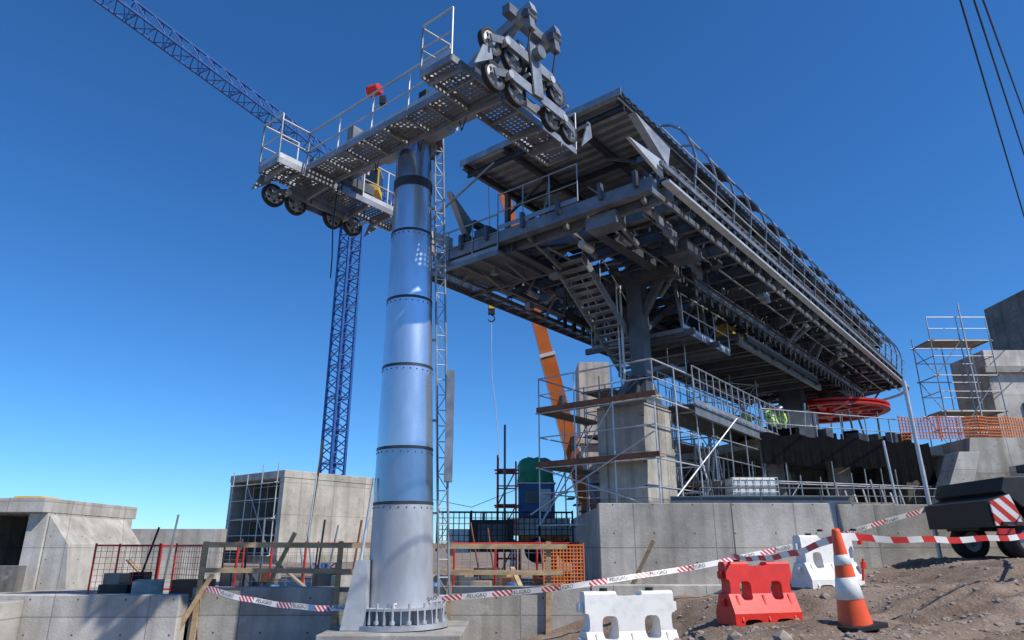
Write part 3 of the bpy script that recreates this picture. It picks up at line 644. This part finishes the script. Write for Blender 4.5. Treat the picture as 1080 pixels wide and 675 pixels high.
netfence('red_site_fence',[(-9.4,16.3,-1.1),(-8.1,16.6,-1.1)],1.15,'red_paint','red_paint',.12,.008,True,.022,1.3)
netfence('red_site_fence',[(-8.0,17.2,-1.1),(-6.9,16.2,-1.1)],1.15,'red_paint','red_paint',.12,.008,True,.022,1.3)
netfence('red_site_fence',[(-9.9,18.2,-1.1),(-6.9,18.6,-1.1)],1.15,'galv','red_paint',.16,.008,True,.025,1.0)
netfence('red_site_fence',[(-6.6,17.4,-1.1),(-3.4,17.6,-1.1)],1.2,'galv','red_paint',.2,.008,True,.028,.9)
netfence('red_site_fence',[(-1.4,17.5,-1.1),(1.6,17.4,-1.1)],1.2,'galv','red_paint',.2,.008,True,.028,.9)
netfence('orange_mesh_barrier',[(.7,16.2,-1.1),(1.6,16.2,-1.1)],1.15,'net_orange','crane_orange',.07,.022,True,.02,.9)
netfence('dark_mesh_fence',[(-2.2,21,-.1),(1.8,21.2,-.1)],1.1,'black_steel','black_steel',.16,.02,True,.03,1.0)
e=empty('timber_guard_rail'); mb=MB()
for x in(-6.15,-3.45,-1.25,.7): mb.beam((x,14.42,-1.75),(x+.03,14.42,.12),.1,.05,'wood',up=V((0,1,0)))
mb.beam((-6.1,14.36,.06),(1.1,14.34,.02),.03,.10,'wood'); mb.beam((-6.1,14.36,-.42),(1.0,14.34,-.47),.03,.09,'wood'); mb.beam((-6.4,14.3,-1.5),(-5.9,14.38,-.5),.05,.09,'wood')
mb.beam((-5.2,15.3,-1.0),(-4.6,15.2,.3),.05,.08,'wood'); mb.beam((2.4,15.2,-.9),(2.95,14.95,.15),.05,.08,'wood')
mb.build('posts_and_boards',e)
e=empty('wall_top_rail'); mb=MB(); railing(mb,[(4.4,16.45,.98),(11.4,16.45,.95)],h=.35,sp=1.5,r=.014,mn='steel_mid',toe=False); mb.build('rail',e)
e=empty('building_materials'); mb=MB()
for i in range(75):
    x=R.uniform(-9,1.6); y=R.uniform(15.6,20); 
    k=R.random()
    if k<.3: mb.box((x,y,-1.1+.25),(R.uniform(.3,1.1),R.uniform(.2,.6),R.uniform(.2,.7)),R.choice(['plank','wood','black_steel','steel_mid','concrete_plain','rust']),R.uniform(0,3))
    elif k<.6: mb.tube((x,y,-1.1),(x+R.uniform(-.4,.4),y,-1.1+R.uniform(.9,1.9)),.024,R.choice(['galv','rust','black_steel']),6)
    elif k<.8: mb.beam((x,y,-.9),(x+R.uniform(-1.3,1.3),y+.3,-.9+R.uniform(0,.9)),.12,.04,R.choice(['wood','plank']))
    else: mb.revolve((x,y,-1.1),(0,0,1),[(0,0),(.14,0),(.17,.35),(.15,.35),(.13,.05)],R.choice(['black_steel','white_plastic','cabin_blue']),14)
mb.build('stacks_props_and_buckets',e)
def pole(name,a,b_,r,mn): mb=MB(); mb.tube(a,b_,r,mn,10); mb.tube(V(a),V(a)+V((0,0,.04)),r*1.8,mn,10); return mb.build(name)
pole('steel_prop',(9.05,15.3,-.3),(8.9,15.2,3.6),.045,'galv_light')
pole('steel_prop',(-5.6,19.5,-1.1),(-5.45,19.5,1.9),.025,'galv_light')
pole('timber_post',(-6.2,21.5,-1.1),(-5.9,21.5,3.2),.035,'wood')
pole('steel_prop',(-.25,24,-1.1),(-.25,24,4.1),.04,'steel_mid')
pole('steel_prop',(9.6,17.6,.5),(9.5,17.6,2.6),.03,'galv_light')
e=empty('liquid_container'); mb=MB(); mb.box((6.75,20,1.35),(1.2,1.0,1.0),'white_plastic'); mb.build('tank',e,.06); mb=MB()
for k in range(6):
    z=.9+k*.19; 
    for a,b_ in(((6.12,19.47),(7.38,19.47)),((6.12,20.53),(7.38,20.53)),((6.12,19.47),(6.12,20.53)),((7.38,19.47),(7.38,20.53))): mb.tube((*a,z),(*b_,z),.014,'galv_light',5)
for k in range(7):
    x=6.12+k*.21; mb.tube((x,19.47,.85),(x,19.47,1.86),.014,'galv_light',5); mb.tube((x,20.53,.85),(x,20.53,1.86),.014,'galv_light',5)
mb.box((6.75,20,.72),(1.2,1.05,.14),'wood'); mb.build('cage_and_pallet',e)
e=empty('stacked_formwork'); mb=MB()
for i in range(7): mb.box((9.6+R.uniform(-.1,.1),20.2+R.uniform(-.1,.1),.62+i*.09),(2.4,1.1,.07),R.choice(['plank','yellow','wood','plank']),R.uniform(-.05,.05))
mb.build('panels',e)
e=empty('steel_beams_stack'); mb=MB()
for i in range(9): mb.ibeam((4.2+R.uniform(-.3,.3),17.5+i*.22,.75+(i%3)*.2),(9.0+R.uniform(-.5,.5),18.2+i*.25,.8+(i%3)*.2),.12,.18,R.choice(['rust','steel_mid','galv']))
for i in range(9): mb.beam((9.8+i*.28,21.5,.55),(9.8+i*.28,21.9,1.5+R.uniform(0,.6)),.05,.05,'steel_mid')
mb.build('beams',e)
e=empty('site_cabin'); mb=MB(); mb.box((.95,28,1.75),(1.4,1.6,1.2),'cabin_blue'); mb.box((.95,28,2.38),(1.5,1.7,.06),'white_paint'); mb.box((.75,27.19,1.85),(.5,.03,.5),'glass_dark'); mb.box((1.3,27.19,1.7),(.4,.03,.9),'white_paint')
for x in(.3,1.6):
    for y in(27.3,28.7): mb.box((x,y,.0),(.1,.1,2.3),'red_paint')
mb.box((1.0,27.1,.75),(2.4,.15,.6),'concrete_light'); mb.build('cabin',e,.01)
e=empty('covered_water_tank'); mb=MB()
vs=[];fs=[];n=28;rows=[(.0,.98),(.45,.99),(.68,.9),(.76,.72),(.72,.4),(.78,.12),(.74,0)]
for j,(r,h) in enumerate(rows):
    for i in range(n):
        t=2*math.pi*i/n; q=r*(1+.06*math.sin(i*2.1+j)); sq=1/max(abs(math.cos(t)),abs(math.sin(t)))**.5; vs.append((.95+q*sq*math.cos(t)*.93,28+q*sq*math.sin(t)*.93,2.42+h+.03*math.sin(i*1.7+j*2)))
for j in range(len(rows)-1):
    for i in range(n): fs.append((j*n+i,j*n+(i+1)%n,(j+1)*n+(i+1)%n,(j+1)*n+i))
mb.add(vs,fs,'tarp_green',True); mb.build('tank',e)
e=empty('access_stair_tower'); mb=MB(); scaffold(mb,(-.55,26.5,-1.1),V((1,0,0)),V((0,1,0)),1,1,3,.7,1.2,1.3,planks=(1,2,3),mn='red_paint',r=.035); 
for i in range(8): mb.box((1.9+i*.22,25.5,1.9-i*.22),(.24,.8,.04),'steel_mid')
mb.build('frame',e)
e=empty('generator'); mb=MB(); mb.box((-.6,22.6,.35),(1.3,1.0,.95),'black_steel'); mb.box((-.6,22.08,.4),(.9,.03,.6),'steel_mid'); mb.tube((-.9,22.6,.8),(-.9,22.6,1.1),.05,'steel_mid'); mb.box((-1.7,22.8,.2),(.7,.8,.7),'white_paint'); mb.build('housing',e,.03)
# ------------------------------------------------------------------ tower crane
e=empty('tower_crane'); mb=MB()
cx,cy=-12.9,50
lattice(mb,(cx,cy,-1.5),(cx,cy,27.4),1.2,24,'crane_blue',.085,.045); mb.build('mast',e)
mb=MB(); mb.tube((cx,cy,27.4),(cx,cy,28.2),1.0,'crane_blue',20); mb.box((cx+1.6,cy-.8,28.0),(1.3,1.6,2.0),'yellow'); mb.box((cx+1.6,cy-1.62,28.2),(1.1,.05,1.2),'glass_dark'); mb.box((cx+2.27,cy-.8,28.2),(.05,1.3,1.2),'glass_dark'); mb.build('cab_and_slew_ring',e)
jd=V((-9.3,-19.6,0)).normalized(); j0=V((cx,cy,28.6)); mb=MB()
lattice(mb,j0,j0+jd*46,1.15,36,'crane_blue',.06,.035,True); 
lattice(mb,j0,j0-jd*12,1.3,9,'crane_blue',.06,.035,True)
mb.build('jib',e); mb=MB()
for k in range(5): mb.box(j0-jd*(11.5-k*.55)+V((0,0,-.9)),(1.4,.5,2.0),'concrete_plain',math.atan2(jd.y,jd.x)+math.pi/2)
mb.build('counterweights',e)
# ------------------------------------------------------------------ mobile crane
e=empty('mobile_crane'); mb=MB()
b0=V((3.7,34.4,1.6)); top=V((-.55,31,17.7)); u=(top-b0); YY=V((0,1,0))
def bm_(t0,t1,w): mb.beam(b0+u*t0,b0+u*t1,w,w*1.1,'crane_orange',up=YY)
bm_(0,.47,.72); bm_(.47,.72,.60); bm_(.72,1,.50)
for t,w in((.47,.78),(.72,.66),(.995,.56)): mb.beam(b0+u*(t-.01),b0+u*t,w,w*1.12,'white_paint',up=YY)
mb.beam(top,top+V((-.5,-.2,.3)),.3,.35,'black_steel'); mb.revolve(top+V((-.5,-.2,.2)),(0,1,0),[(0,-.1),(.25,-.1),(.25,.1),(0,.1)],'black_steel',16,smooth=False)
for t in(.2,.32): mb.box(b0+u*t+V((.1,-.44,0)),(.25,.04,.8),'black_steel')
mb.tube(b0+V((.5,-.3,-.2)),b0+u*.3+V((.3,-.2,-.3)),.11,'galv_light',12)
mb.build('boom',e); mb=MB()
mb.box((4.6,34.4,.6),(8.5,2.5,.7),'crane_orange'); mb.box((5.0,34.4,1.5),(3.5,2.2,1.1),'crane_orange'); mb.box((7.2,34.4,1.6),(1.2,2.5,1.5),'steel_dark'); mb.box((1.2,34.0,1.9),(1.5,1.6,1.5),'crane_orange'); mb.box((1.1,33.17,2.1),(1.1,.04,.8),'glass_dark')
for x in(1.2,2.8,5.2,6.6,8.0):
    for y in(33.3,35.5): mb.revolve((x,y,-.1),(0,1,0),[(0,-.15),(.35,-.17),(.55,-.17),(.6,-.1),(.6,.1),(.55,.17),(0,.17)],'rubber',18,smooth=False)
for x in(.0,8.9): mb.beam((x,31.8,.2),(x,36.8,.2),.3,.3,'crane_orange'); mb.tube((x,31.9,-.9),(x,31.9,.3),.12,'galv_light')
mb.build('carrier',e,.03); mb=MB()
hk=V((-.98,31,10.9)); mb.tube(top+V((-.65,-.2,.1)),hk+V((0,0,.5)),.02,'black_steel',5); mb.box(hk,(.32,.25,.6),'black_steel'); mb.box(hk+V((0,-.14,.05)),(.26,.03,.2),'yellow')
mb.path([hk+V((math.sin(t)*.16,0,-.35-.16+.16*math.cos(t))) for t in [i*.5 for i in range(10)]],.035,'black_steel')
mb.path([hk+V((.0,0,-.6)),hk+V((.02,0,-2.2)),hk+V((.05,0,-3.4)),hk+V((.22,0,-4.6)),hk+V((.35,0,-6.2)),hk+V((.4,0,-7.4))],.018,'galv_light',5)
mb.build('hook_block',e)
e=empty('overhead_cables'); mb=MB()
for (a,b_) in (((9.8,12,11.4),(16.6,20,10.2)),((10.1,12,11.4),(17.2,20,11.3)),((10.3,12,11.4),(17.6,20,13))):
    a=V(a);b_=V(b_); mb.tube(a-(b_-a)*1.5,a.lerp(b_,3),.022,'black_steel',5)
mb.path([V((-6,40,2.9)),V((-2,35,1.9)),V((2.5,32,3.4))],.015,'black_steel',5)
mb.build('cables',e)
# ------------------------------------------------------------------ barriers
def hazard(name,c1,c2,per,uv=False):
    m,nt,b=newmat(name); L=nt.links; tc=N(nt,'ShaderNodeTexCoord'); sx=N(nt,'ShaderNodeSeparateXYZ'); L.new(tc.outputs['UV' if uv else 'Object'],sx.inputs[0])
    ad=N(nt,'ShaderNodeMath',operation='ADD'); L.new(sx.outputs[0],ad.inputs[0]); L.new(sx.outputs[1 if uv else 2],ad.inputs[1])
    a2=N(nt,'ShaderNodeMath',operation='ADD'); a2.inputs[1].default_value=100; L.new(ad.outputs[0],a2.inputs[0])
    md=N(nt,'ShaderNodeMath',operation='MODULO'); md.inputs[1].default_value=per; L.new(a2.outputs[0],md.inputs[0])
    lt=N(nt,'ShaderNodeMath',operation='LESS_THAN'); lt.inputs[1].default_value=per/2; L.new(md.outputs[0],lt.inputs[0])
    mx=N(nt,'ShaderNodeMixRGB'); mx.inputs[1].default_value=(*c1,1); mx.inputs[2].default_value=(*c2,1); L.new(lt.outputs[0],mx.inputs[0]); L.new(mx.outputs[0],b.inputs['Base Color']); b.inputs['Roughness'].default_value=.5
    MATS[name]=m
hazard('hazard_red_white',(.75,.74,.7),(.55,.03,.02),.28)
def barrier(mn,loc,rot,tilt=0,L_=1.15,Hh=.86):
    prof=[(-.24,0),(-.24,.16),(-.12,.42),(-.085,Hh-.03),(-.06,Hh),(.06,Hh),(.085,Hh-.03),(.12,.42),(.24,.16),(.24,0)]
    mb=MB(); mb.prism([V((-L_/2,y,z)) for y,z in prof],V((L_,0,0)),mn); o=mb.build('body')
    cut=MB()
    def rr(cx,cz,w,h):
        pts=[]
        for i in range(20):
            t=2*math.pi*i/20; ct,st=math.cos(t),math.sin(t)
            pts.append(V((cx+math.copysign(abs(ct)**.55,ct)*w/2,-.5,cz+math.copysign(abs(st)**.55,st)*h/2)))
        cut.prism(pts,V((0,1,0)),mn)
    for cx in(-.27,.27): rr(cx,.46,.20,.26); rr(cx,.0,.3,.16)
    rr(0,Hh,.34,.12)
    rr(-L_/2,.52,.10,.2); rr(L_/2,.52,.10,.2)
    co=cut.build('cut'); md=o.modifiers.new('b','BOOLEAN'); md.object=co; md.solver='EXACT'
    b2=o.modifiers.new('v','BEVEL'); b2.width=.024; b2.segments=3; b2.limit_method='ANGLE'; b2.angle_limit=math.radians(35)
    dg=bpy.context.evaluated_depsgraph_get(); me=bpy.data.meshes.new_from_object(o.evaluated_get(dg)); bpy.data.objects.remove(o); bpy.data.objects.remove(co)
    e=empty('plastic_barrier'); ob=bpy.data.objects.new('body',me); sc.collection.objects.link(ob); ob.parent=e
    mb=MB()
    for x in(-.3,.3): mb.tube((x,0,Hh-.002),(x,0,Hh+.035),.05,'black_steel',14)
    for sx_ in(-1,1):
        for z in(.3,.68): mb.tube((sx_*(L_/2+.03),0,z-.05),(sx_*(L_/2+.03),0,z+.05),.045,mn,12)
    for x in(-.45,0,.45): mb.beam((x,-.245,.06),(x,-.13,.40),.03,.03,mn)
    mb.build('caps_and_hinges',e); e.location=loc; e.rotation_euler=(tilt,0,rot)
    return e
barrier('red_plastic',(3.66,11.0,-1.06),math.radians(18),0)
barrier('white_plastic',(5.35,12.4,-.66),math.radians(22),0)
barrier('white_plastic',(1.40,9.0,-1.36),math.radians(14),0)
barrier('red_plastic',(5.75,12.7,-.58),math.radians(-50),0,.7)
e=empty('traffic_cone'); mb=MB()
mb.prism([V((x,y,0)) for x,y in((-.17,-.21),(.17,-.21),(.21,-.17),(.21,.17),(.17,.21),(-.17,.21),(-.21,.17),(-.21,-.17))],(0,0,.035),'black_steel')
mb.revolve((0,0,0),(0,0,1),[(.15,.035),(.145,.06),(.118,.25)],'orange_plastic',32)
mb.revolve((0,0,0),(0,0,1),[(.118,.25),(.122,.252),(.094,.44),(.09,.442)],'white_plastic',32); mb.revolve((0,0,0),(0,0,1),[(.09,.442),(.075,.55)],'orange_plastic',32)
mb.revolve((0,0,0),(0,0,1),[(.075,.55),(.078,.552),(.066,.64),(.062,.642)],'white_plastic',32)
mb.revolve((0,0,0),(0,0,1),[(.062,.642),(.038,.86),(.03,.88),(.024,.86)],'orange_plastic',32); mb.build('body',e); e.location=(3.18,6.9,-.70); e.rotation_euler=(0,math.radians(-5),.3)
# ------------------------------------------------------------------ tape
m,nt,b=newmat('tape'); L=nt.links; tc=N(nt,'ShaderNodeTexCoord'); sx=N(nt,'ShaderNodeSeparateXYZ'); L.new(tc.outputs['UV'],sx.inputs[0])
def M(op,a,v=None,b2=None):
    n=N(nt,'ShaderNodeMath',operation=op); L.new(a,n.inputs[0])
    if v is not None: n.inputs[1].default_value=v
    if b2 is not None: L.new(b2,n.inputs[1])
    return n.outputs[0]
um=M('MODULO',sx.outputs[0],.9); inb=M('LESS_THAN',um,.36)
dg_=M('MODULO',M('ADD',M('ADD',sx.outputs[0],None,sx.outputs[1]),50),.09); st=M('LESS_THAN',dg_,.045)
fac=M('MULTIPLY',inb,None,st)
mx=N(nt,'ShaderNodeMixRGB'); mx.inputs[1].default_value=(.78,.77,.75,1); mx.inputs[2].default_value=(.62,.03,.03,1); L.new(fac,mx.inputs[0]); L.new(mx.outputs[0],b.inputs['Base Color']); b.inputs['Roughness'].default_value=.35
MATS['tape']=m
hazard('tape_block',(.78,.77,.75),(.62,.03,.03),.6,uv=True)
fc=bpy.data.curves.new('t','FONT'); fc.body='PELIGRO'; fc.size=.092; fc.align_x='CENTER'; fc.align_y='CENTER'; fo=bpy.data.objects.new('t',fc); sc.collection.objects.link(fo)
bpy.context.view_layer.update(); tm=bpy.data.meshes.new_from_object(fo.evaluated_get(bpy.context.evaluated_depsgraph_get())); bpy.data.objects.remove(fo)
tv=[v.co.copy() for v in tm.vertices]; tf=[tuple(p.vertices) for p in tm.polygons]
def tape(pts,sags,mn='tape',w=.1,text=True,name='danger_tape'):
    e=empty(name); P_=[]
    for (a,b_),sg in zip(zip(pts,pts[1:]),sags):
        a=V(a);b_=V(b_); n=40
        for i in range(n+(1 if b_==V(pts[-1]) else 0)):
            t=i/n; P_.append(a.lerp(b_,t)+V((0,.02*math.sin(t*17),-sg*4*t*(1-t)+.008*math.sin(t*23))))
    ln=[0]
    for a,b_ in zip(P_,P_[1:]): ln.append(ln[-1]+(b_-a).length)
    me=bpy.data.meshes.new('ribbon'); vs=[];fs=[]; ofs=[]
    for i,p in enumerate(P_):
        tw=.45*math.sin(ln[i]*.8)+.2*math.sin(ln[i]*2.3); o=V((0,math.sin(tw),math.cos(tw)))*w/2; ofs.append(o); vs+=[p-o,p+o]
    for i in range(len(P_)-1): fs.append((2*i,2*i+2,2*i+3,2*i+1))
    me.from_pydata(vs,[],fs); uv=me.uv_layers.new()
    for f in me.polygons:
        for li,vi in zip(f.loop_indices,f.vertices): uv.data[li].uv=(ln[vi//2],(vi%2)*w)
    me.materials.append(MATS[mn]); o=bpy.data.objects.new('ribbon',me); sc.collection.objects.link(o); o.parent=e
    if text:
        mb=MB(); k=.63
        while k<ln[-1]-.3:
            i=max(j for j in range(len(ln)) if ln[j]<=k); d=(P_[min(i+2,len(P_)-1)]-P_[max(i-2,0)]).normalized(); c=P_[i]; up=(ofs[i]).normalized(); up=(up-d*up.dot(d)).normalized(); nrm=d.cross(up); 
            if nrm.y>0: nrm=-nrm
            mb.add([c+d*v.x+up*v.y+nrm*.014 for v in tv],tf,'black_steel'); k+=.9
        mb.build('lettering',e)
    return e
tape([(-5.95,14.3,-.75),(-2.55,12.75,-.98),(-1.96,12.4,-.93),(-1.4,12.75,-.85),(8.98,15.15,.82)],[.12,0,0,.28])
tape([(3.3,10.9,-.12),(3.13,6.9,.1),(7.2,9.6,.18),(9.4,13.2,.6)],[.1,.05,.08],'tape_block',.07,False)
# ------------------------------------------------------------------ truck at right
e=empty('flatbed_truck'); mb=MB(); gz=-.2
mb.box((12.0,14.0,.42),(6.4,1.0,.22),'black_steel'); mb.box((12.9,14.0,.62),(6.6,2.3,.1),'steel_dark'); mb.build('chassis',e,.01)
mb=MB(); mb.prism([V((9.35,12.95,.7)),V((12.6,12.95,.7)),V((12.6,12.95,1.35)),V((9.1,12.95,1.25)),V((9.0,12.95,1.0))],(0,2.1,0),'black_steel'); 
mb.box((10.6,12.93,1.0),(1.6,.03,.35),'steel_dark'); mb.box((9.9,13.2,1.42),(.5,.3,.14),'steel_dark'); mb.build('body',e,.03)
mb=MB(); mb.prism([V((8.75,12.9,.38)),V((9.28,12.9,.38)),V((9.1,12.9,.93)),V((8.72,12.9,.8))],(0,.03,0),'hazard_red_white'); mb.prism([V((8.72,12.95,.36)),V((9.3,12.95,.36)),V((9.12,12.95,.95)),V((8.7,12.95,.82))],(0,2.0,0),'black_steel'); mb.box((8.9,12.9,.28),(.3,.04,.1),'red_paint'); mb.build('hazard_panel',e)
mb=MB()
for x in(9.35,10.3,13.5):
    for y in(13.1,14.7):
        mb.revolve((x,y,gz+.32),(0,1,0),[(.2,-.14),(.3,-.15),(.34,-.1),(.34,.1),(.3,.15),(.2,.14)],'rubber',22); mb.revolve((x,y,gz+.32),(0,1,0),[(0,-.06),(.1,-.1),(.2,-.1),(.2,.1),(0,.1)],'galv',18,smooth=False)
mb.box((9.8,13.0,.42),(1.9,.3,.05),'steel_dark'); mb.build('wheels',e)
# ------------------------------------------------------------------ workers
def worker(loc,rot,arm):
    J={'pel':(0,0,.95,.14),'ch':(0,0,1.3,.17),'nk':(0,0,1.48,.06),'hd':(0,0,1.6,.095),'ht':(0,0,1.72,.075),
     'lh':(.1,0,.88,.1),'lk':(.12,-.02,.5,.065),'la':(.12,.02,.09,.045),'lt':(.13,-.16,.04,.04),'rh':(-.1,0,.88,.1),'rk':(-.12,-.03,.5,.065),'ra':(-.13,.03,.09,.045),'rt':(-.14,-.15,.04,.04),
     'ls':(.2,0,1.4,.065),'le':(.27,0,1.12,.048),'lw':(.24,-.16,.93,.032),'rs':(-.2,0,1.4,.065),'re':(-.28,-.05,1.14,.048),'rw':(-.2,-.28,1.2+arm,.032)}
    E_=[('pel','ch'),('ch','nk'),('nk','hd'),('hd','ht'),('pel','lh'),('lh','lk'),('lk','la'),('la','lt'),('pel','rh'),('rh','rk'),('rk','ra'),('ra','rt'),('ch','ls'),('ls','le'),('le','lw'),('ch','rs'),('rs','re'),('re','rw')]
    ks=list(J); me=bpy.data.meshes.new('body'); me.from_pydata([J[k][:3] for k in ks],[(ks.index(a),ks.index(b)) for a,b in E_],[])
    o=bpy.data.objects.new('b',me); sc.collection.objects.link(o); o.modifiers.new('s','SKIN'); 
    for i,k in enumerate(ks): me.skin_vertices[0].data[i].radius=(J[k][3],J[k][3]); 
    me.skin_vertices[0].data[0].use_root=True
    o.modifiers.new('u','SUBSURF').levels=2
    bpy.context.view_layer.update(); m2=bpy.data.meshes.new_from_object(o.evaluated_get(bpy.context.evaluated_depsgraph_get())); bpy.data.objects.remove(o)
    for n in('vest','trousers','skin','rubber'): m2.materials.append(MATS[n])
    for p in m2.polygons:
        c=p.center; p.use_smooth=True
        p.material_index=3 if c.z<.12 else 1 if c.z<.9 and abs(c.x)<.22 else 2 if c.z>1.47 or (c.y<-.14) else 0
    e=empty('construction_worker'); b_=bpy.data.objects.new('body',m2); sc.collection.objects.link(b_); b_.parent=e
    mb=MB(); mb.revolve((0,0,1.66),(0,0,1),[(.16,-.01),(.13,.0),(.125,.06),(.08,.12),(0,.14)],'white_plastic',16); mb.box((0,-.1,1.6),(.03,.03,.04),'skin')
    for x in(-.035,.035): mb.box((x,-.093,1.63),(.02,.01,.012),'black_steel')
    for z in(1.05,1.25): mb.revolve((0,0,z),(0,0,1),[(.172,0),(.176,.02),(.172,.05)],'white_plastic',16)
    mb.build('helmet_and_stripes',e); e.location=loc; e.rotation_euler=(0,0,rot)
worker((10.1,26.6,3.625),.4,0); worker((10.75,27.2,3.625),-1.2,-.25); worker((9.3,27.2,3.625),2.2,.1)
# ------------------------------------------------------------------ world, sun, camera
az,el=math.radians(122),math.radians(48)
w=bpy.data.worlds.new('World'); sc.world=w; w.use_nodes=True; nt=w.node_tree; bg=nt.nodes['Background']
sk=nt.nodes.new('ShaderNodeTexSky'); sk.sky_type='NISHITA'; sk.sun_disc=False; sk.sun_elevation=el; sk.sun_rotation=az; sk.altitude=900; sk.air_density=1.0; sk.dust_density=.05; sk.ozone_density=2.0
ti=nt.nodes.new('ShaderNodeMixRGB'); ti.blend_type='MULTIPLY'; ti.inputs[0].default_value=1; ti.inputs[2].default_value=(.44,.73,1.05,1)
hs=nt.nodes.new('ShaderNodeHueSaturation'); hs.inputs['Saturation'].default_value=1.06
nt.links.new(sk.outputs[0],ti.inputs[1]); nt.links.new(ti.outputs[0],hs.inputs['Color']); nt.links.new(hs.outputs[0],bg.inputs[0]); bg.inputs[1].default_value=.145
sd=V((math.sin(az)*math.cos(el),math.cos(az)*math.cos(el),math.sin(el)))
ld=bpy.data.lights.new('sun','SUN'); ld.energy=5.0; ld.angle=math.radians(.5); ld.color=(1,.94,.85); lo=bpy.data.objects.new('sun',ld); sc.collection.objects.link(lo); lo.rotation_euler=sd.to_track_quat('Z','Y').to_euler()
cd=bpy.data.cameras.new('camera'); cd.lens=24.07; cd.sensor_width=36; cd.clip_end=6000; cd.clip_start=.1; co=bpy.data.objects.new('camera',cd); sc.collection.objects.link(co); co.location=(0,0,0); co.rotation_euler=(math.radians(90+18.4),0,0); sc.camera=co
sc.view_settings.view_transform='Standard'; sc.view_settings.look='None'; sc.view_settings.exposure=0
